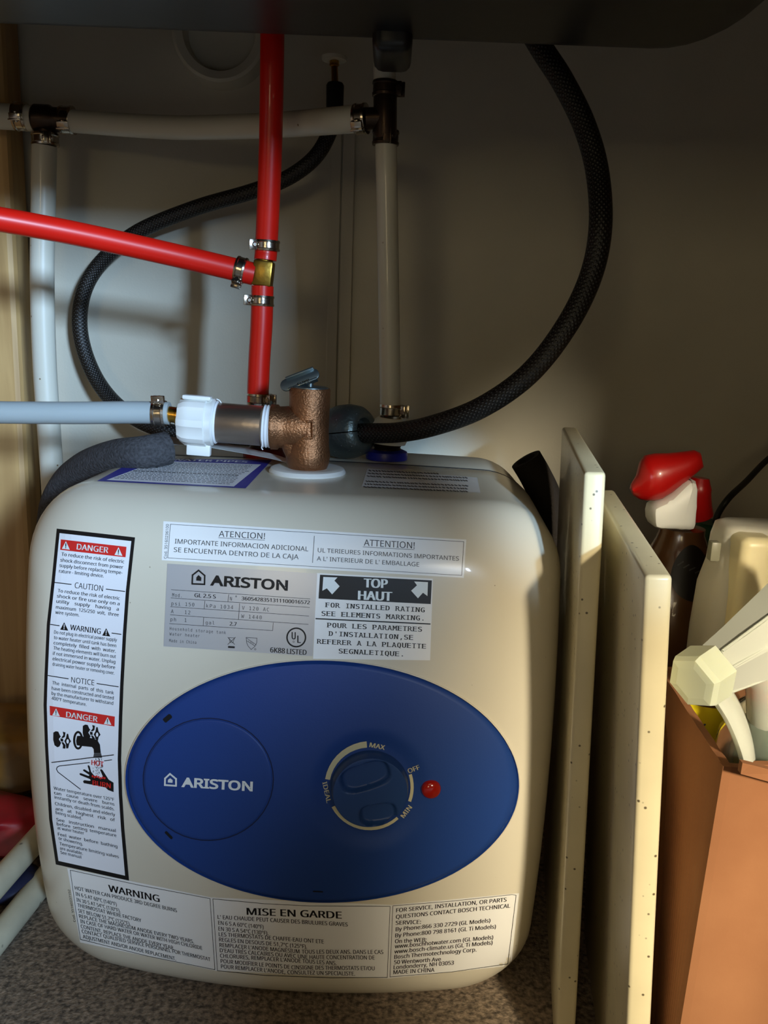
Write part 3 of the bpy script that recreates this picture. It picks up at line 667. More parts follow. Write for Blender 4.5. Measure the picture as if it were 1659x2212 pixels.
finish(pr, 'b', ['k'], dict(b=('clear_top_label', M_film), k=('lettering', M_grey_print)))

# --- blue oval control panel
OC = (696, 1686); ORX, ORY = 421, 259
DIAL = (798.8, 1699.6)
def panel_off(px, py, s):
    base = .0022 + .0035 * (1 - s * s) if s < 1 else 0
    d = math.hypot(px - DIAL[0], py - DIAL[1])
    if d < 135:
        t = max(0, min(1, (135 - d) / 45)); base -= .0028 * t * t * (3 - 2 * t)
    return base
NA, NR = 128, 44
v = [cast(TBVH, *OC, panel_off(*OC, 0))]; f = []
ot = math.radians(1.3)
def oval(s, a):
    x, y = ORX * s * math.cos(a), ORY * s * math.sin(a); return OC[0] + x * math.cos(ot) - y * math.sin(ot), OC[1] + x * math.sin(ot) + y * math.cos(ot)
for i in range(1, NR + 1):
    s = i / NR
    for k in range(NA):
        px, py = oval(s, 2 * math.pi * k / NA)
        v.append(cast(TBVH, px, py, panel_off(px, py, s)))
for s, off in ((1.003, .0016), (1.004, -.0005)):
    for k in range(NA): v.append(cast(TBVH, *oval(s, 2 * math.pi * k / NA), off))
for k in range(NA): f.append((0, 1 + k, 1 + (k + 1) % NA))
for i in range(NR + 1):
    for k in range(NA):
        a = 1 + i * NA; k2 = (k + 1) % NA; f.append((a + k, a + NA + k, a + NA + k2, a + k2))
panel = mesh_obj('control_panel', v, f, M_blue, heater, True, sharp=50)
PBVH = BVHTree.FromPolygons(v, f)
# cream rim round the panel
pr = Print(TBVH); n = 128
vv = []
for k in range(n):
    for s, o_ in ((1.0015, .0006), (1.011, .0010), (1.014, -.0003)):
        vv.append(cast(TBVH, *oval(s, 2 * math.pi * k / n), o_))
ff = []
for k in range(n):
    for j in range(2): ff.append((k * 3 + j, k * 3 + j + 1, ((k + 1) % n) * 3 + j + 1, ((k + 1) % n) * 3 + j))
mesh_obj('panel_rim', vv, ff, M_enamel, heater, True)
# round cover plate with a groove
cc = (450, 1683.4); vv = []; ff = []
rings_ = [(0.0, .0007), (.25, .0007), (.5, .0007), (.75, .0007), (.9, .0007), (.96, .0007), (.98, .0006), (.988, .0003), (.992, -.0012)]
for s, o_ in rings_[1:]:
    for k in range(64):
        a = 2 * math.pi * k / 64; vv.append(cast(PBVH, cc[0] + 139.5 * s * math.cos(a), cc[1] + 131 * s * math.sin(a), o_))
vv.append(cast(PBVH, *cc, .0007)); c0 = len(vv) - 1
for k in range(64): ff.append((c0, k, (k + 1) % 64))
for i in range(len(rings_) - 2):
    for k in range(64): ff.append((i * 64 + k, (i + 1) * 64 + k, (i + 1) * 64 + (k + 1) % 64, i * 64 + (k + 1) % 64))
cover = mesh_obj('round_cover', vv, ff, M_blue, heater, True, sharp=40)
CBVH = BVHTree.FromPolygons(vv, ff)
pr = Print(PBVH, W0); pr.ringl('groove', cc[0], cc[1], 140.6, 132, 2.2, off=.00012)
pr.mbs['groove'].build('groove', mat('groove_shadow_gap', (10, 22, 60), .8), cover, smooth=False)
I_, J = CR['I'], CR['J']
pr = Print(CBVH, I_); pr.off = .0003
logo('w', pr, (406, 947), (455, 988), (455, 1044), (364, 1038), (366, 984), 14, [(408, 982), (428, 998), (426, 1020), (388, 1017), (390, 995)])
pr.text('w', 'ARISTON', 498, 1050, 1078, 1086, 72, (.04, -1), .03, 'wide', res=5)
pr.mbs['w'].build('lettering', M_white_print, cover, smooth=False)
pr = Print(PBVH, I_); pr.off = .0003
def rslot(cx, cy, l, h, ang):
    c, s = math.cos(ang), math.sin(ang)
    return [(cx + a * l * c - b * h * s, cy + a * l * s + b * h * c) for a, b in ((-1, -.6), (-.85, -1), (.8, -1), (1, -.5), (1, .6), (.8, 1), (-.85, 1), (-1, .6))]
pr.poly('s1', rslot(386, 495, 38, 20, -.7)); pr.poly('s2', rslot(396, 1446, 40, 11, .8)); pr.poly('s3', rslot(1610, 1905, 42, 5, .05)); ms = mat('slot_black', (6, 8, 14), .8)
for k in ('s1', 's2', 's3'): pr.mbs[k].build('slot', ms, panel, smooth=False)
pr = Print(PBVH, J); pr.off = .0004; R0 = 305
pr.ringl('c', 527, 594, R0 + 3, R0, 36, 190, 266, w1=46); pr.ringl('c', 527, 594, R0 - 8, R0 - 6, 25, 152, 48, w1=21); pr.ringl('c', 527, 594, R0 - 2, R0, 23, 20, -17)
pr.text('c', 'MAX', 522, 308, 632, 330, 34, (.22, -1), .03, res=3); pr.text('c', 'OFF', 806, 498, 890, 466, 33, (-.4, -1), .02, res=3)
pr.text('c', 'MIN', 772, 820, 832, 742, 34, (-1, -.7), .02, res=3); pr.text('c', 'IDEAL', 186, 562, 218, 712, 34, (1, -.25), .02, res=3)
pr.mbs['c'].build('dial_markings', M_cream_print, panel, smooth=False)
# thermostat knob: disc with two finger scoops beside a slanted grip bar
def surf_frame(px, py, bvh=None):
    o = cast(bvh or PBVH, px, py, 0); a = cast(bvh or PBVH, px + 30, py, 0) - o; b = cast(bvh or PBVH, px, py - 30, 0) - o
    nrm = a.cross(b).normalized()
    if nrm.dot(o - CO) > 0: nrm = -nrm
    a = (a - nrm * a.dot(nrm)).normalized(); b = nrm.cross(a); 
    if b.z < 0: b = -b
    return o, a, b, nrm
o_, ax, ay, an = surf_frame(*DIAL)
KR = 85 * .488 / FPX * 1.02
def knob_h(u, v_):
    r = math.hypot(u, v_); h = .0075
    if r > .94: h -= .0075 * min(1, (r - .94) / .06) ** 1.5
    for cx, cy, rx, ry, ang in ((-.14, .44, .62, .34, .33), (.22, -.60, .46, .28, .15)):
        c, s = math.cos(ang), math.sin(ang); x, y = (u - cx) * c + (v_ - cy) * s, -(u - cx) * s + (v_ - cy) * c
        q = abs(x / rx) ** 3 + abs(y / ry) ** 3
        t = max(0, min(1, (1.25 - q) / .6)); h -= .0042 * t * t * (3 - 2 * t)
    return h
vv = [o_ + an * knob_h(0, 0)]; ff = []
for i in range(1, 37):
    for k in range(96):
        a = 2 * math.pi * k / 96; u, q = math.cos(a) * i / 36, math.sin(a) * i / 36
        vv.append(o_ + ax * u * KR + ay * q * KR + an * knob_h(u, q))
for k in range(96): vv.append(o_ + ax * math.cos(2 * math.pi * k / 96) * KR + ay * math.sin(2 * math.pi * k / 96) * KR - an * .001)
for k in range(96): ff.append((0, 1 + k, 1 + (k + 1) % 96))
for i in range(36):
    for k in range(96): ff.append((1 + i * 96 + k, 1 + (i + 1) * 96 + k, 1 + (i + 1) * 96 + (k + 1) % 96, 1 + i * 96 + (k + 1) % 96))
mesh_obj('thermostat_knob', vv, ff, M_knob, heater, True, sharp=60)
o_, ax, ay, an = surf_frame(931.4, 1704.4)
mb = MB(); r_ = 22 * .49 / FPX; lathe(mb, o_ - an * .001, an, [(0, r_), (.0014, r_), (.0026, r_ * .93), (.0036, r_ * .75), (.0042, r_ * .45), (.0045, 0)], 32); mb.build('indicator_light', M_red_lens, heater)

# --- collars and nipples on the tank top
ZT = TH
ring_c = PZ(664, 1020, ZT)
mb = MB(); lathe(mb, ring_c - Vector((0, 0, .001)), (0, 0, 1), [(0, .0265), (.002, .0268), (.004, .0255), (.0048, .023), (.0042, .017), (.0042, 0)], 40); mb.build('white_collar', M_wplast, heater)
cold_c = PZ(835, 988, ZT); hot_c = PZ(572, 984, ZT)
mb = MB(); lathe(mb, cold_c - Vector((0, 0, .001)), (0, 0, 1), [(0, .0165), (.003, .0168), (.006, .016), (.0075, .0125), (.0075, 0)], 36); mb.build('blue_collar', M_bluerub, heater)
mb = MB(); lathe(mb, cold_c, (0, 0, 1), [(.004, .0105), (.007, .0108)] + [(.007 + i * .0012, .0105 if i % 2 else .0113) for i in range(8)] + [(.017, .011), (.017, 0)], 28); mb.build('inlet_nipple', M_darkmetal, heater)
mb = MB(); lathe(mb, hot_c - Vector((0, 0, .001)), (0, 0, 1), [(0, .0165), (.003, .0168), (.006, .016), (.0075, .0125), (.0075, 0)], 36); mb.build('red_collar', M_redrub, heater)
mb = MB(); lathe(mb, hot_c, (0, 0, 1), [(.004, .0115), (.018, .0118), (.022, .0105), (.03, .0100), (.034, .008), (.034, 0)], 28); mb.build('outlet_nipple', M_darkmetal, heater)

# ------------------------------------------------------------------ relief valve with its discharge
VY = ring_c.y
valve = thing('relief_valve', 'cast bronze pressure relief valve with grey lever on top of the white water heater', 'valve', ring_c)
def onp(px, py): return P(px, py, VY)
vb, vt = onp(664, 1012), onp(670, 838); vdir = (vt - vb); vh = vdir.length; vdir.normalize()
m = VY * 1.0 / FPX
mb = MB()
lathe(mb, vb, vdir, [(-.002, .012), (0, .0132), (.004, .0148), (.010, .0156), (.012, .0152), (vh * .3, .0145), (vh * .5, .0139), (vh * .7, .0139), (vh - .001, .0141), (vh, .0136), (vh, 0)], 36)
# side outlet boss
ob = onp(585, 922); oc = onp(668, 925); od = (ob - oc).normalized()
lathe(mb, oc, od, [(0, .0145), (.006, .015), (.014, .0148), ((ob - oc).length - .006, .0143), ((ob - oc).length - .005, .0156), ((ob - oc).length - .0005, .0156), ((ob - oc).length, .0130), ((ob - oc).length, 0)], 32)
# sloping web between the bonnet and the outlet
sl = MB()
w1 = [onp(655, 862), onp(625, 890), onp(607, 905), onp(607, 950), onp(618, 985), onp(650, 1000), onp(680, 960)]
prism(mb, [p + Vector((0, -.0105, 0)) for p in w1], Vector((0, .021, 0)), .0045)
mb.build('valve_body', M_bronze, valve, sharp=60)
# raised casting letter
rl = MB()
fy = Vector((0, -.0152, 0))
for a, b in (((668, 905), (680, 905)), ((680, 905), (680, 940)), ((680, 940), (660, 940))):
    p0, p1 = onp(*a) + fy, onp(*b) + fy; tube(rl, [p0, p1], .0009, 8)
rl.build('cast_mark', M_bronze, valve)
mb = MB(); lathe(mb, vt - vdir * .0005, vdir, [(0, .0125), (.0012, .0125), (.0016, .0115), (.0016, 0)], 32)
lathe(mb, vt, vdir, [(0, .0022), (.006, .0022), (.007, .0012), (.007, 0)], 14); mb.build('valve_cap', M_lever, valve)
# lever: bent strap with raised side flanges
ldir = (onp(690, 806) - onp(607, 838)); ll = ldir.length; ldir.normalize(); lup = Vector((0, -1, 0)).cross(ldir); lup = -lup if lup.z < 0 else lup
ln = Vector((0, -1, .55)).normalized(); ln = (ln - ldir * ln.dot(ldir)).normalized(); lw = ldir.cross(ln).normalized()
lc = (onp(690, 806) + onp(607, 838)) / 2
mb = MB()
def capsule(cen, L, Wd, T, n=8):
    pts = []
    for k in range(n + 1): a = -math.pi / 2 + math.pi * k / n; pts.append(cen + ldir * (L / 2 - Wd / 2 + Wd / 2 * math.cos(a)) + lw * Wd / 2 * math.sin(a))
    for k in range(n + 1): a = math.pi / 2 + math.pi * k / n; pts.append(cen + ldir * (-L / 2 + Wd / 2 + Wd / 2 * math.cos(a)) + lw * Wd / 2 * math.sin(a))
    prism(mb, pts, ln * T, .0004)
capsule(lc, ll, .0088, .0018)
obox(mb, lc + ldir * ll * .05 + lw * .0041 + ln * .001, ldir, lw, ln, ll * .36, .0008, .0026, .0004)
obox(mb, lc + ldir * ll * .05 - lw * .0041 + ln * .001, ldir, lw, ln, ll * .36, .0008, .0026, .0004)
lo = mb.build('lever', M_lever, valve, sharp=40)
LB = BVHTree.FromPolygons([tuple(p) for p in mb.v], mb.f)
pr = Print(LB, (330, 760, 2.765)); pr.off = .0003
pr.text('t', 'WATTS', 936, 160, 862, 188, 20, (.25, 1), .03)
if 't' in pr.mbs: pr.mbs['t'].build('lettering', M_steel, lo, smooth=False)
# nipple, tape, coupling nut
nb, ne = onp(577, 921), onp(462, 912); nd = (ne - nb).normalized(); nl = (ne - nb).length
mb = MB(); lathe(mb, nb, nd, [(0, .0118), (.003, .0120), (.0035, .0138), (nl - .003, .0138), (nl, .0120), (nl, 0)], 36); mb.build('pipe_nipple', M_nipple, valve)
def tape(c, d, r, nloop):
    mb = MB(); lathe(mb, c, d, [(0, r * .9)] + [(i * .0011, r + (.0007 if i % 2 else 0)) for i in range(nloop)] + [(nloop * .0011, r * .9)], 32); return mb
t1 = tape(nb + nd * -.0035, nd, .0142, 6); tube(t1, smooth_path([onp(571, 945) + Vector((0, -.012, 0)), onp(572, 955) + Vector((0, -.012, 0)), onp(570, 962) + Vector((0, -.011, 0)), onp(573, 967) + Vector((0, -.011, 0))], 3), .0004, 6); t1.build('thread_tape', M_tape, valve)
t2 = tape(ne + nd * -.003, nd, .0142, 6); tube(t2, smooth_path([onp(468, 862), onp(474, 865), onp(479, 873), onp(480, 880)], 3), .0004, 6); t2.build('thread_tape', M_tape, valve)
cn = MB(); cx, cy_ = frame(nd)
cl = (onp(390, 910) - ne).length
# fluted nut: ring profile with flats and wings
rg = []
for t, s in ((-.001, .90), (0, 1), (.004, 1.0), (.0045, 1.06), (cl - .008, 1.06), (cl - .004, 1.03), (cl, .88), (cl, .3)):
    r = []
    for k in range(48):
        a = 2 * math.pi * k / 48; fl = 1 + .035 * (1 if math.cos(8 * a) > .2 else -1) * (1 if t > .002 else 0)
        r.append(ne + nd * t + (cx * math.cos(a) + cy_ * math.sin(a)) * .0162 * s * fl)
    rg.append(r)
loft(cn, rg)
dn = Vector((0, 0, -1)); dn = (dn - nd * dn.dot(nd)).normalized(); sd = nd.cross(dn)
for a in (0,):
    q = ne + nd * (cl * .42) + dn * .0195; obox(cn, q, nd, dn, sd, cl * .36, .0045, .003, .001)
q = ne + nd * (cl * .48) - dn * .0165 - Vector((0, .004, 0)); obox(cn, q, nd, dn, sd, cl * .42, .0015, .004, .001)
cn.build('coupling_nut', M_wplast, valve, sharp=30)
mb = MB(); bb = onp(388, 898); be = onp(355, 893); lathe(mb, bb + (bb - be).normalized() * .004, be - bb, [(0, .0068), (.006, .0068), (.0065, .0055), (.018, .0055), (.018, 0)], 24); mb.build('brass_barb', M_brass, valve)

def clamp(name, c, d, r, wd, ear, parent, m=None, earn=1):
    d = Vector(d).normalized(); mb = MB(); c = Vector(c) - d * wd / 2
    lathe(mb, c, d, [(0, r), (0, r + .0009), (wd * .18, r + .0012), (wd * .25, r + .0006), (wd * .75, r + .0006), (wd * .82, r + .0012), (wd, r + .0009), (wd, r)], 32)
    ear = Vector(ear); ear = (ear - d * ear.dot(d)).normalized(); s = d.cross(ear); cc_ = c + d * wd / 2
    obox(mb, cc_ + ear * (r + .0022), ear, s, d, .0020, .0030, wd * .46, .0006)
    obox(mb, cc_ + ear * (r + .0030) + s * .0025, ear, s, d, .0028, .0006, wd * .5, .0003)
    lathe(mb, cc_ + ear * (r + .0020) - s * .004, s, [(0, .0018), (.008, .0018), (.0085, .0012), (.0085, 0)], 10)
    return mb.build(name, m or M_steel, parent, sharp=35)
def pipe(name, label, pts, r, m, clamps=(), cat='pipe', seg=24, path=None, hollow=0, group=None):
    path = path or smooth_path(pts, 8); o = thing(name, label, cat, path[0], group)
    mb = MB(); tube(mb, path, r, seg, hollow=hollow); mb.build('tube', m, o, sharp=50)
    for c in clamps: clamp('clamp', *c, o)
    return o
PR = .0080
V = Vector
dp = [P(-140, 889, VY), P(0, 891, VY), P(160, 892, VY), P(300, 891, VY), P(366, 893, VY)]
pipe('discharge_pipe', 'frosted plastic tube running in from the left to the white coupling nut', dp, .0078, M_hosewhite, [(P(345, 893, VY), dp[4] - dp[3], .0080, .0085, (0, -.3, 1), )])

# ------------------------------------------------------------------ red hot-water pipes
HY = hot_c.y
tee = P(568, 592, HY)
pipe('red_pipe', 'long vertical red plastic pipe above the brass tee, running up behind the sink', [P(588, -60, HY - .015), P(588, 110, HY - .015), P(584, 330, HY - .008), P(576, 520, HY), P(573, 562, HY)], .0083, M_redpex, [(P(577, 531, HY), (0.02, 0, 1), .0084, .0075, (-.9, -.4, 0))], group='red pipes joined at the brass tee')
pipe('red_pipe', 'short vertical red plastic pipe between the brass tee and the heater', [P(567, 618, HY), P(565, 700, HY), P(560, 780, HY), P(557, 855, HY), P(558, 893, HY)], .0083, M_redpex, [(P(565, 650, HY), (0.02, 0, 1), .0084, .0075, (-.9, -.4, 0)), (P(561, 862, HY), (0, 0, 1), .0086, .0085, (.9, -.6, 0))], group='red pipes joined at the brass tee')
pipe('red_pipe', 'red plastic pipe sloping down from the left into the side of the brass tee', [P(-160, 448, HY - .07), P(0, 474, HY - .05), P(180, 508, HY - .03), P(380, 552, HY - .012), P(548, 592, HY - .001)], .0083, M_redpex, [(P(520, 583, HY - .003), P(548, 592, HY) - P(500, 578, HY), .0085, .0075, (.1, -.5, -.9))], group='red pipes joined at the brass tee')
tf = thing('brass_tee', 'small brass tee fitting joining the three red pipes', 'fitting', tee)
mb = MB(); zd = (P(572, 562, HY) - P(566, 618, HY)).normalized()
box_c = P(569, 591, HY); sxv = V((1, 0, 0)); 
obox(mb, box_c, (sxv - zd * sxv.dot(zd)).normalized(), zd.cross(sxv).normalized(), zd, .0072, .0072, .0092, .0014)
mb.build('tee_body', M_brassd, tf)
mb = MB(); lathe(mb, box_c - zd * .013, zd, [(0, .006), (.026, .006), (.026, 0)], 20); lathe(mb, box_c, P(540, 588, HY) - box_c, [(0, .006), (.0095, .006), (.0095, 0)], 20); mb.build('barb', M_brassd, tf)

# ------------------------------------------------------------------ white cold-water pipes
CY = cold_c.y
ZC = P(842, 905, CY)
topt = P(833, 262, CY)
wp = pipe('white_pipe', 'vertical white plastic pipe rising from the blue-collared cold inlet', [P(834, 312, CY), P(836, 420, CY), P(839, 600, CY), P(842, 780, CY), P(843, 885, CY), P(844, 905, CY)], .0080, M_pex, [(P(845, 888, CY), (0, 0, 1), .0082, .0105, (.95, -.35, 0))], group='white cold water pipes')
# white inlet fitting under it
cf = thing('inlet_fitting', 'white plastic swivel fitting above the blue collar, behind the braided hose', 'fitting', cold_c)
mb = MB(); z0 = cold_c + V((0, 0, .0115)); hz = (P(842, 905, CY).z - z0.z)
lathe(mb, z0, (P(842, 905, CY) - z0), [(0, .0145), (.003, .0155), (.010, .0155), (.0125, .0165), (.015, .0160), (.019, .0105), (hz + .001, .0095), (hz + .001, 0)], 32)
obox(mb, z0 + V((.018, 0, .008)), V((1, 0, 0)), V((0, 1, 0)), V((0, 0, 1)), .004, .003, .003, .0008); mb.build('nut', M_wplast, cf)
mb = MB(); lathe(mb, P(843, 903, CY) - V((0, 0, .001)), (0, 0, 1), [(0, .0088), (.0035, .0088), (.0035, .0075), (.004, 0)], 28); mb.build('brass_ring', M_brass, cf)
EY = CY - .005; LY = .80
pipe('white_pipe', 'horizontal white plastic pipe sagging between the two dark tees under the sink', [P(160, 262, .795), P(300, 272, .775), P(420, 276, .755), P(600, 270, .72), P(720, 261, EY + .008), P(792, 255, EY)], .0094, M_pex, [(P(780, 257, EY), (1, -.3, .05), .0096, .009, (-.1, -1, -.6)), (P(146, 260, LY), (1, 0, 0), .0108, .011, (0, -1, -.5))], group='white cold water pipes')
el = thing('bronze_tee', 'dark tarnished tee fitting at the right end of the horizontal white pipe', 'fitting', P(833, 262, EY))
mb = MB(); lathe(mb, P(832, 300, EY), P(832, 215, EY) - P(832, 300, EY), [(0, .0075), (.003, .0085), (.028, .0085), (.031, .0075), (.031, 0)], 24)
lathe(mb, P(832, 255, EY), P(790, 256, EY) - P(832, 255, EY), [(0, .0075), (.014, .0075), (.014, 0)], 20); mb.build('tee_body', M_darkmetal, el)
clamp('clamp', P(833, 298, CY), (0, 0, 1), .0088, .010, (.1, -1, .1), el, M_darkmetal)
clamp('clamp', P(832, 192, EY), (0, 0, 1), .0082, .010, (1, -.2, 0), el, M_darkmetal)
mb = MB(); tube(mb, [P(831, 222, EY), P(830, 120, EY), P(828, 20, EY)], .0080, 20); mb.build('riser_stub', M_pex, el)
pipe('white_pipe', 'vertical white plastic pipe at the left dropping behind the heater', [P(96, 316, LY), P(94, 420, LY), P(91, 600, LY), P(96, 780, LY), P(108, 960, LY), P(116, 1080, LY), P(122, 1250, LY)], .0106, M_pex, [(P(98, 302, LY), (0, 0, 1), .0108, .010, (.5, -1, 0))], group='white cold water pipes')
pipe('white_pipe', 'short white plastic pipe entering the left tee from the frame edge', [P(-120, 246, LY), P(-20, 250, LY), P(76, 256, LY)], .0107, M_pex, [(P(46, 252, LY), (1, 0, 0), .0108, .011, (-.2, -1, -.2))], group='white cold water pipes')
lt = thing('bronze_tee', 'dark tarnished tee fitting near the left wall, carrying three white pipes', 'fitting', P(104, 258, LY))
mb = MB(); lathe(mb, P(72, 256, LY - .002), P(150, 260, LY - .002) - P(72, 256, LY - .002), [(0, .010), (.002, .0118), (.015, .0118), (.018, .010), (.032, .010), (.032, 0)], 24)
lathe(mb, P(100, 262, LY), P(98, 312, LY) - P(100, 262, LY), [(0, .0095), (.018, .0095), (.018, 0)], 20); mb.build('tee_body', M_darkmetal, lt)

# ------------------------------------------------------------------ braided pull-out hose with its weight
hp = [(722, 235, .80), (712, 285, .80), (680, 340, .80), (620, 385, .805), (540, 415, .81), (420, 450, .82), (300, 500, .83), (225, 560, .838), (185, 620, .84), (172, 690, .84), (183, 760, .838), (215, 830, .83), (265, 885, .815), (340, 925, .79), (450, 945, .785), (580, 946, .722), (700, 942, .675), (780, 936, .655), (860, 934, .635), (940, 918, .615), (1040, 880, .60), (1140, 810, .59), (1220, 710, .585), (1275, 600, .585), (1297, 490, .585), (1290, 370, .60), (1262, 270, .612), (1215, 175, .622), (1170, 105, .63), (1120, 20, .64)]
path = smooth_path([P(*q) for q in hp], 8)
hose = thing('braided_hose', 'long black braided faucet hose looping behind and over the water heater', 'hose', P(780, 936, .655))
npth = len(path); rad = [.0066 + (.0010 if i > npth * .5 else .0010 * i / (npth * .5)) for i in range(npth)]
mb = MB(); tube(mb, path, rad, 24); mb.build('hose_tube', M_hose, hose, uv=True)
mb = MB(); lathe(mb, P(723, 236, .80), P(724, 188, .80) - P(723, 236, .80), [(0, .0074), (.019, .0076), (.021, .0065), (.021, 0)], 20); mb.build('hose_sleeve', M_rubber, hose)
mb = MB(); a, b = P(724, 190, .80), P(722, 128, .80); L = (b - a).length
lathe(mb, a, b - a, [(0, .0030), (L * .75, .0028), (L * .78, .0042), (L * .93, .0042), (L * .95, .003), (L, .003), (L, 0)], 16); mb.build('hose_stem', M_brass, hose)
mb = MB(); lathe(mb, P(722, 131, .80), (0, 0, 1), [(0, .0105), (.003, .0110), (.0035, 0)], 20); mb.build('flange_nut', M_pex, hose)
wt = thing('hose_weight', 'grey cast zinc two-half weight clamped round the hose beside the bronze valve', 'weight', P(752, 990, .66))
wc = P(752, 932, .665); wd_ = (P(800, 934, .648) - P(700, 942, .675)).normalized()
pf = [(-.024, .006), (-.022, .012), (-.015, .0185), (-.006, .0205), (.004, .0205), (.012, .0185), (.016, .0155), (.0172, .0125), (.0165, .0092), (.012, .0075), (.012, 0)]
wx_, wy_ = frame(wd_)
upv = wy_ if abs(wy_.z) > abs(wx_.z) else wx_
if upv.z < 0: upv = -upv
side = wd_.cross(upv)
for nm, s0 in (('upper_half', 1), ('lower_half', -1)):
    rg = []
    for t, r in pf:
        r = max(r, 1e-4); row = []
        for k in range(25):
            a = math.pi * k / 24; row.append(wc + wd_ * t + side * math.cos(a) * r + upv * s0 * (math.sin(a) * r + .00045 - .0) )
        rg.append(row)
    mb = MB(); loft(mb, rg); mb.build(nm, M_zinc, wt, sharp=50)

# ------------------------------------------------------------------ foam insulation
ft = [P(112, 1160, .665), P(118, 1095, .665), P(145, 1042, .655), P(190, 1006, .63), P(250, 985, .605), P(310, 978, .59), P(362, 968, .60)]
o = pipe('foam_tube', 'grey foam pipe insulation draped over the left shoulder of the heater', ft, .0118, M_foam, cat='insulation', hollow=.005)
ft = [P(1136, 992, .72), P(1158, 1030, .72), P(1180, 1080, .715), P(1192, 1150, .71), P(1192, 1260, .705)]
o = pipe('foam_tube', 'black foam pipe insulation squeezed between the heater and the nearest board', ft, .0135, M_foamd, cat='insulation', hollow=.005)

# hanging tag strip on the heater top
tp = smooth_path([P(300, 972, .60), P(360, 962, .60), P(430, 964, .60), P(500, 975, .605), P(580, 990, .60), P(625, 1001, .59)], 6)
mb = MB(); wv_ = V((0, .012, .004)); n = len(tp); vv = []
for i, p in enumerate(tp): w_ = wv_ * (1.2 - .8 * i / n); vv += [p, p + w_, p + w_ + V((0, 0, .0003)), p + V((0, 0, .0003))]
ff = []
for i in range(n - 1):
    for k in range(4): ff.append((i * 4 + k, i * 4 + (k + 1) % 4, i * 4 + 4 + (k + 1) % 4, i * 4 + 4 + k))
ff += [(3, 2, 1, 0), tuple((n - 1) * 4 + k for k in range(4))]
tag(mesh_obj('plastic_tag', vv, ff, mat('tag_film', (178, 180, 178), .3, trans=.2), None, True, sharp=40), 'thin curled whitish plastic tag under the coupling nut on the heater top', 'tag')

# ------------------------------------------------------------------ sink over the top of the view
def rsheet(mb, x0, x1, y0, y1, z0, z1, r, seg=6):
    box(mb, (x0, y0, z0), (x1, y1, z1), r, seg)
sink = thing('sink_basin', 'black undermount sink basin hanging over the top of the cabinet', 'sink', (0, .4, .62))
sz = P(1000, 118, .60).z
SXR = P(1560, 60, .60).x + .035
def sring(y, ins):
    r = []; R0 = .085; xl, xr_, zb_ = -.385 + ins, SXR - ins, sz + ins
    for k in range(13): a = math.radians(-90 + 90 * k / 12); r.append(Vector((xr_ - R0 + R0 * math.cos(a), y, zb_ + R0 + R0 * math.sin(a))))
    r += [Vector((xr_, y, .80)), Vector((xl, y, .80))]
    for k in range(13): a = math.radians(180 + 90 * k / 12); r.append(Vector((xl + .03 + .03 * math.cos(a), y, zb_ + .03 + .03 * math.sin(a))))
    return r
ys = [(.215 + .035 * (1 - math.cos(math.radians(11.25 * k))), .035 * (1 - math.sin(math.radians(11.25 * k)))) for k in range(9)] + [(.604 - .035 * (1 - math.cos(math.radians(11.25 * k))), .035 * (1 - math.sin(math.radians(11.25 * k)))) for k in range(8, -1, -1)]
rg = [sring(y, q) for y, q in ys]
mb = MB(); loft(mb, rg)
mb.build('basin', M_sink, sink, sharp=60)
bx0, bx1 = P(806, 100, .585).x, P(890, 100, .585).x
mb = MB(); zb = P(850, 150, .60).z; box(mb, (bx0, .56, zb), (bx1, .612, .70), .006, 3); mb.build('drain_socket', M_sink, sink)
mb = MB(); cxy = P(483, 84, WALLY); lathe(mb, cxy, (0, -1, 0), [(0, .0445), (.010, .0440), (.022, .0425), (.024, .040), (.022, .033), (.010, .030), (.006, 0)], 48)
tag(mb.build('escutcheon', M_pex), 'round cream wall flange half hidden behind the sink', 'flange')

# ------------------------------------------------------------------ leaning boards
def board(label, ftl, ftr, fb, rt, Yf, Yr, grp):
    A = P(*ftl, Yf); B = P(*ftr, Yf); Cb = PZ(*fb, 0.0); Cb = P(fb[0], fb[1], Yf)
    upd = (A - Cb); k = (A.z) / upd.z; Cb = A - upd * k            # down to the floor
    R = P(*rt, Yr); dep = (R - A); dep.z = 0
    th = (B - A).length; nrm = upd.cross(dep).normalized(); nrm = nrm if nrm.x > 0 else -nrm
    Cb2 = Cb.copy()
    lo_ = [Cb, Cb + nrm * th, Cb + nrm * th + dep, Cb + dep]; hi_ = [A, A + nrm * th, A + nrm * th + dep, A + dep]
    mb = MB(); hexa(mb, [lo_[i] for i in (0, 1, 2, 3)] + [hi_[i] for i in (0, 1, 2, 3)], .0022, 3)
    mz = min(p.z for p in mb.v)
    for p in mb.v: p.z -= mz - .0002 if abs(mz) > 0 else 0
    return tag(mb.build('cutting_board', M_board, sharp=40), label, 'board', grp)
board('speckled cream board standing against the right side of the heater', (1262, 1020), (1308, 1022), (1203, 2212), (1213, 931), .452, .665, 'speckled boards leaning beside the heater')
board('lower speckled cream board with a brightly lit front edge, beside the cardboard box', (1393, 1243), (1450, 1252), (1353, 2212), (1288, 1060), .365, .57, 'speckled boards leaning beside the heater')

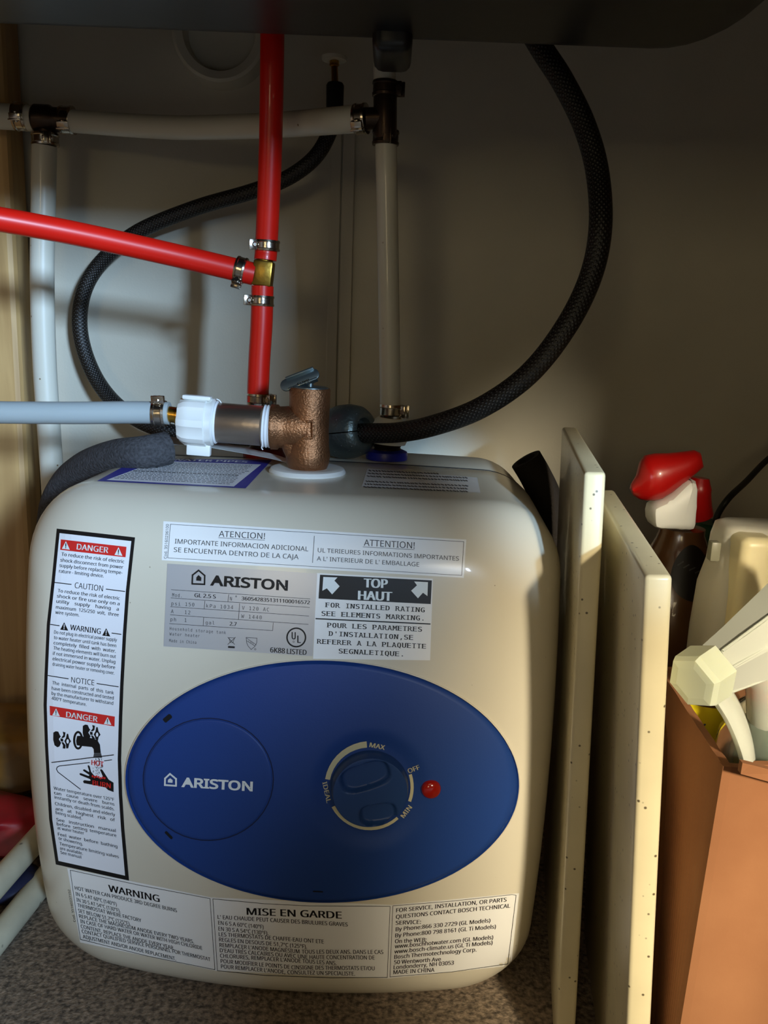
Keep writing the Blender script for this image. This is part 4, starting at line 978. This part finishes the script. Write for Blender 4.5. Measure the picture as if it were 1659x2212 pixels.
# ------------------------------------------------------------------ cardboard box with bottles at the right
bc = P(1562, 1655, .37); bz = bc.z
rear = PZ(1452, 1486, bz); rear = bc + (rear - bc) * 1.35
fright = PZ(1760, 1700, bz); fright = V((bc.x + .22, bc.y + .015, bz))
bb_ = P(1456, 2212, .37); dnv = (bb_ - bc); dnv = dnv * (bz / -dnv.z); dnv.x *= .55
cb = thing('cardboard_box', 'open brown cardboard box with torn top edge at the lower right', 'box', (bc.x + .08, .45, 0))
T = .004
def wallp(p, q, nm, seed, tear=0):
    mb = MB(); r = random.Random(seed); N = 24; top = []
    for i in range(N + 1):
        t = i / N; a = p.lerp(q, t); a = a + V((0, 0, (r.random() - .5) * tear if 0 < i < N else 0)); top.append(a)
    inward = (q - p).cross(V((0, 0, 1))).normalized() * T
    c_ = V((bc.x + .1, bc.y + .1, 0))
    if (c_ - p).dot(inward) < 0: inward = -inward
    vv = []
    for a in top: vv += [a, a + inward, a + inward + dnv_for(a), a + dnv_for(a)]
    ff = []
    for i in range(N):
        for k in range(4): ff.append((i * 4 + k, i * 4 + (k + 1) % 4, i * 4 + 4 + (k + 1) % 4, i * 4 + 4 + k))
    ff += [(0, 1, 2, 3), tuple(N * 4 + k for k in (3, 2, 1, 0))]
    mb.add(vv, ff); mb.build(nm, M_card, cb, smooth=False)
def dnv_for(a): return V((dnv.x * (a.z / bz) + (a.y - bc.y) * .25, dnv.y * (a.z / bz), -a.z + .0005))
wallp(bc, fright, 'front_panel', 1, .0022)
wallp(bc, rear, 'side_panel', 2, .0005)
wallp(rear, rear + (fright - bc), 'back_panel', 3, 0)
wallp(fright, rear + (fright - bc), 'side_panel', 4, 0)
mb = MB(); hexa(mb, [V((a.x, a.y, 0)) + V((dnv.x, 0, 0)) + V((0, 0, z)) for z in (.001, .004) for a in (bc, fright, rear + (fright - bc), rear)]); mb.build('bottom', M_card, cb, smooth=False)
# torn flap remains at the corner
mb = MB(); q = [P(1556, 1640, .362), P(1568, 1650, .362), P(1660, 1682, .362), P(1600, 1672, .362)]
prism(mb, [P(1604, 1648, .358), P(1622, 1652, .358), P(1700, 1672, .362), P(1700, 1700, .362), P(1600, 1672, .358)], V((0, .0035, 0))); mb.build('torn_flap', M_card, cb, smooth=False)

# frosted trigger sprayer
SY = .385
cbx = P(1682, 1600, .42)
sp = thing('spray_bottle', 'clear ribbed spray bottle with frosted trigger head and pale hexagonal nozzle, in the cardboard box', 'bottle', (cbx.x, cbx.y, .0045))
def poly_ring(c, ax_, ay_, pts): return [c + ax_ * x + ay_ * y for x, y in pts]
a0 = P(1502, 1470, SY - .015); a1 = P(1720, 1325, SY + .035); sd_ = (a1 - a0).normalized()
sy_ = V((0, 0, 1)); sy_ = (sy_ - sd_ * sy_.dot(sd_)).normalized(); sx_ = sd_.cross(sy_)
hexp = lambda r, k=1.0: [(r * math.cos(math.pi / 3 * i + .35) * k, r * math.sin(math.pi / 3 * i + .35)) for i in range(6)]
mb = MB(); loft(mb, [poly_ring(a0 + sd_ * t, sx_, sy_, hexp(r)) for t, r in ((-.0035, .0085), (-.003, .0125), (.0, .0138), (.012, .0142), (.013, .0132))]); mb.build('nozzle_cap', M_cap, sp, smooth=False)
mb = MB()
sec = lambda w_, h_, h2: [(-w_, -h2), (w_, -h2), (w_ * 1.05, h_ * .2), (w_ * .6, h_), (-w_ * .6, h_), (-w_ * 1.05, h_ * .2)]
loft(mb, [poly_ring(a0 + sd_ * t, sx_, sy_, sec(w_, h_, h2)) for t, w_, h_, h2 in ((.0132, .0085, .011, .010), (.03, .0105, .0125, .011), (.05, .013, .015, .016), (.075, .015, .019, .022), (.11, .016, .022, .026))])
mb.build('head_shell', M_clear, sp, sharp=25)
for q0, q1 in (((.0085, -.0095), (.0155, -.0255)), ((.0088, .0035), (.0165, .0052)), ((.005, .0115), (.0095, .0222))):
    mb = MB(); pa_, pb_ = a0 + sd_ * .0135 + sx_ * q0[0] + sy_ * q0[1], a0 + sd_ * .109 + sx_ * q1[0] + sy_ * q1[1]; tube(mb, [pa_, pa_.lerp(pb_, .5), pb_], .0007, 8); mb.build('rib', M_clear, sp)
tr_ = smooth_path([P(1562, 1505, SY - .005), P(1585, 1545, SY - .008), P(1606, 1600, SY - .008), P(1616, 1650, SY - .004), P(1617, 1700, SY)], 5)
mb = MB(); tube(mb, tr_, [.0098 - .0028 * i / len(tr_) for i in range(len(tr_))], 14, flat=.45); mb.build('trigger', M_clear, sp, sharp=50)
mb = MB(); tube(mb, [P(1660, 1440, SY + .02), P(1668, 1560, SY + .028), P(1672, 1640, SY + .03)], [.011, .0125, .013], 20); mb.build('neck', M_clear, sp)

# clear bottle with red label under it
cl_ = sp
ztop = P(1668, 1512, .42).z
mb = MB(); prof_ = [(0, .030)] + [(.02 + i * .006, .032 + (.0008 if i % 2 else 0)) for i in range(int((ztop - .05) / .006))] + [(ztop - .026, .030), (ztop - .01, .022), (ztop, .0125), (ztop, 0)]
lathe(mb, (cbx.x, cbx.y, .0045), (0, 0, 1), prof_, 32); mb.build('bottle_body', M_glass, cl_)
mb = MB(); lathe(mb, (cbx.x - .001, cbx.y, ztop - .001), (0, 0, 1), [(0, .0125), (.001, .0132), (.009, .0132), (.010, .0125), (.010, 0)], 32); mb.build('red_collar', M_redpl, cl_)
# yellow labelled bottle
yb = P(1520, 1600, .455); yt = thing('yellow_label_bottle', 'dark bottle with yellow label reading a percent sign, inside the box behind the trigger', 'bottle', (yb.x, yb.y, .004))
YX, YY = P(1516, 1600, .47).x, .475; yz = P(1530, 1470, .47).z
mb = MB(); lathe(mb, (YX, YY, .0045), (0, 0, 1), [(0, .024), (.01, .026), (yz - .04, .026), (yz - .02, .020), (yz, .010), (yz, 0)], 32); mb.build('bottle_body', M_amber, yt)
mb = MB(); vv = []; ff = []; n = 22
for i in range(n + 1):
    a = math.radians(-128 + 118 * i / n)
    zt, zz = P(1530, 1528, .45).z, P(1530, 1700, .45).z
    for z in (zz, (zz + zt) / 2, zt): vv.append(V((YX + .0264 * math.cos(a), YY + .0264 * math.sin(a), z)))
for i in range(n):
    for j in range(2): ff.append((i * 3 + j, i * 3 + 3 + j, i * 3 + 4 + j, i * 3 + 1 + j))
mb.add(vv, ff); yl = mb.build('yellow_label', M_yellow, yt); YB = BVHTree.FromPolygons([tuple(p) for p in mb.v], mb.f)
pr = Print(YB, (1400, 1150, 4.022)); pr.off = .0004
pr.text('t', '0%', 350, 1690, 495, 1765, 95, (.25, -1), .02, res=3)
if 't' in pr.mbs and pr.mbs['t'].f: pr.mbs['t'].build('lettering', M_navy, yl, smooth=False)

# ------------------------------------------------------------------ bottles behind
# brown bottle with red and white trigger head
BY = .62
bx_ = P(1455, 1300, BY).x
rb = thing('spray_bottle', 'brown spray bottle with red and white trigger head against the back wall', 'bottle', (bx_, BY, 0))
zn = P(1450, 1140, BY).z
mb = MB(); lathe(mb, (bx_, BY, .0005), (0, 0, 1), [(0, .036), (.006, .040), (zn - .085, .040), (zn - .06, .038), (zn - .035, .030), (zn - .015, .021), (zn - .004, .0165), (zn, .0165), (zn, 0)], 36); mb.build('bottle_body', M_amber, rb)
mb = MB(); vv = []; ff = []
for i in range(17):
    for j in range(9):
        u, q = i / 16 * 2 - 1, j / 8 * 2 - 1; x_ = u * math.sqrt(1 - q * q / 2); y_ = q * math.sqrt(1 - u * u / 2)
        a = math.radians(-84 + x_ * 34); z = zn - .027 + y_ * .019
        pz = [(zn - .085, .040), (zn - .06, .038), (zn - .035, .030), (zn - .015, .021), (zn - .004, .0165)]; rrr = .040
        for (za, ra), (zb_, rb_) in zip(pz, pz[1:]):
            if za <= z <= zb_: rrr = ra + (rb_ - ra) * (z - za) / (zb_ - za)
        rrr += .0008
        vv.append(V((bx_ + rrr * math.cos(a), BY + rrr * math.sin(a), z)))
for i in range(16):
    for j in range(8): ff.append((i * 9 + j, (i + 1) * 9 + j, (i + 1) * 9 + j + 1, i * 9 + j + 1))
mb.add(vv, ff); dl = mb.build('dark_label', M_darklab, rb)
DB = BVHTree.FromPolygons([tuple(p) for p in mb.v], mb.f); pr = Print(DB, (1340, 950, 4.022)); pr.off = .0004
for k in range(5): pr.line('l', [(500 + k * 50, 1090 + k * 22), (545 + k * 50, 1060 + k * 26)], 12)
if pr.mbs.get('l') and pr.mbs['l'].f: pr.mbs['l'].build('lettering', M_grey_print, dl, smooth=False)
cq = (1340, 950, 4.022)
def pq(x, y, Y=BY): return P(cq[0] + x / cq[2], cq[1] + y / cq[2], Y)
mb = MB(); prism(mb, [p - V((0, .014, 0)) for p in (pq(240, 560), pq(250, 750), pq(480, 758), pq(615, 770), pq(628, 560), pq(640, 350), pq(560, 320), pq(380, 500))], V((0, .028, 0)), .0055); mb.build('collar', M_wplast, rb, sharp=40)
mb = MB(); rg = []
top_ = [(92, 420), (95, 385), (150, 300), (185, 180), (220, 135), (300, 118), (420, 115), (560, 100), (640, 88), (690, 110), (708, 200)]
bot_ = [(95, 440), (110, 480), (160, 515), (220, 527), (290, 525), (350, 510), (430, 460), (520, 395), (600, 330), (660, 285), (705, 245)]
for (a, b), (c, d) in zip(top_, bot_):
    t0, b0 = pq(a, b), pq(c, d); ce = (t0 + b0) / 2; hh = (t0 - b0) / 2; wdt = min(.015, max(.004, hh.length * .9)); r = []
    for k in range(20):
        an_ = 2 * math.pi * k / 20; r.append(ce + hh * math.sin(an_) + V((0, -1, 0)) * wdt * math.cos(an_))
    rg.append(r)
loft(mb, rg); mb.build('trigger_shroud', M_redpl, rb, sharp=70)
mb = MB(); tube(mb, smooth_path([pq(690, 330, BY + .012), pq(670, 450, BY + .012), pq(675, 570, BY + .014), pq(690, 660, BY + .016)], 4), [.007, .008, .009, .010] + [.010] * 9, 14); mb.build('trigger', M_redpl, rb)

# milky bottle with cream cap
MY = .50; ch = thing('milky_bottle', 'milky white plastic bottle with tall rounded cream front, behind the trigger sprayer', 'bottle', (P(1560, 1500, MY).x, MY, 0))
def rbox(mb, c1, c2, Y0, Y1, bev, name, m, par):
    a, b = P(*c1, Y0), P(*c2, Y0); box(mb, (min(a.x, b.x), Y0, min(a.z, b.z)), (max(a.x, b.x), Y1, max(a.z, b.z)), bev, 5); return mb.build(name, m, par)
x0_, x1_ = P(1503, 1400, MY + .024).x, P(1720, 1400, MY + .024).x; zt_ = P(1580, 1145, MY).z; zm = P(1500, 1290, MY).z
mb = MB(); rg = []
for z, xa, d_ in ((.0005, x0_, .030), (.01, x0_ - .001, .034), (zm - .03, x0_ - .001, .034), (zm, x0_ + .0005, .034), (zm + .016, x0_ + .004, .031), (zt_ - .01, x0_ + .0045, .028), (zt_ - .002, x0_ + .006, .025), (zt_, x0_ + .010, .020)):
    cxm = (xa + x1_) / 2; hw = (x1_ - xa) / 2; r = []
    for k in range(32):
        an_ = 2 * math.pi * k / 32; c_, s_ = math.cos(an_), math.sin(an_); q = (abs(c_) ** 5 + abs(s_) ** 5) ** -.2
        r.append(V((cxm + hw * c_ * q, MY + .024 + d_ * .7 * s_ * q, z)))
    rg.append(r)
loft(mb, rg); mb.build('bottle_body', M_milky, ch, sharp=60)
rbox(MB(), (1608, 1163), (1655, 1398), MY - .010, MY + .03, .0055, 'cream_panel', M_creampl, ch)
# thin clip on the panel's left
mb = MB(); a = P(1536, 1170, MY + .003); b = P(1552, 1212, MY + .003); box(mb, (a.x, MY + .001, b.z), (b.x, MY + .008, a.z), .001); mb.build('clip', mat('clip_grey', (120, 118, 100), .4), ch)
# green cap with dark cord
gb = thing('corded_cap', 'dark green cap with a black cord rising to the right, between the two bottles', 'cap', P(1545, 1150, .66))
GY = .68; gx = P(1545, 1130, GY)
mb = MB(); lathe(mb, (gx.x, GY, .0005), (0, 0, 1), [(0, .017), (gx.z * .5, .018), (gx.z - .02, .018), (gx.z - .004, .017), (gx.z, .014), (gx.z, 0)], 24); mb.build('cap_body', M_green, gb)
mb = MB(); tube(mb, smooth_path([V((gx.x, GY, gx.z - .002)), P(1552, 1108, GY), P(1575, 1075, GY), P(1612, 1040, GY + .03), P(1645, 1005, GY + .06), P(1690, 960, GY + .10), P(1720, 900, GY + .15)], 6), .0026, 12); mb.build('cord', M_cord, gb)

# ------------------------------------------------------------------ lower left: pipes and bags
def fpipe(label, a, b, hz, r):
    pa, pb = PZ(*a, r + hz), PZ(*b, r + hz)
    d = (pb - pa).normalized(); mb = MB(); tube(mb, [pa - d * .10, pa, pb, pb + d * .08], r, 24, hollow=.002)
    return tag(mb.build('plastic_pipe', M_pipew, sharp=50), label, 'pipe', 'loose white pipes at the lower left')
R_ = .0095
fpipe('grubby white plastic pipe on the floor, the upper of two at the left', (0, 1902), (78, 1815), .021, R_)
fpipe('grubby white plastic pipe on the floor, the lower of two at the left', (0, 2020), (92, 1905), 0.0, R_)
# crumpled packets on the floor behind the pipes
def blob(c, rx, ry, rz, seed, amp=.18, n=20):
    vv = []; ff = []; r = random.Random(seed); ph = [r.random() * 6 for _ in range(6)]
    for i in range(n + 1):
        th = math.pi * i / n
        for k in range(n * 2):
            a = math.pi * k / n; d = 1 + amp * (math.sin(3 * a + ph[0] + 2 * th) * .5 + math.sin(5 * th + ph[1] + a) * .3 + math.sin(7 * a + ph[2]) * .2) * math.sin(th)
            z = math.cos(th); z = math.copysign(abs(z) ** .7, z)
            vv.append(Vector(c) + V((rx * math.sin(th) ** .7 * math.cos(a) * d, ry * math.sin(th) ** .7 * math.sin(a) * d, rz * z)))
    for i in range(n):
        for k in range(n * 2): ff.append((i * 2 * n + k, (i + 1) * 2 * n + k, (i + 1) * 2 * n + (k + 1) % (2 * n), i * 2 * n + (k + 1) % (2 * n)))
    mb = MB(); mb.add(vv, ff); return mb
yz0 = .06
q = P(0, 1730, .74); tag(blob((q.x + .0, .755, .036), .07, .05, .0355, 1, .3).build('packet', M_ybag), 'crumpled yellow packet on the floor at the left edge', 'packet')
q = P(10, 1850, .66); tag(blob((q.x - .01, .655, .019), .055, .036, .0185, 2, .3).build('packet', M_rbag), 'red crumpled packet lying behind the loose white pipes', 'packet')
q = PZ(10, 1965, .01); tag(blob((q.x - .015, q.y + .03, .011), .03, .02, .0105, 4).build('packet', M_navy), 'small dark blue packet between the two loose pipes', 'packet')
# bin added out of view to block window light from the lower tank
bn = thing('shade_bin', 'tall grey bin added out of view to shade the lower right of the water heater', 'bin', (.63, -.55, 0))
mb = MB(); box(mb, (.480, -.70, .0005), (.780, -.42, .545), .03, 4); mb.build('shade_bin_body', M_milky, bn)
mb = MB(); box(mb, (.474, -.706, .548), (.786, -.414, .605), .02, 4); mb.build('lid', M_milky, bn)
mb = MB(); box(mb, (.60, -.735, .0005), (.66, -.69, .02), .005); mb.build('pedal', M_rubber, bn)
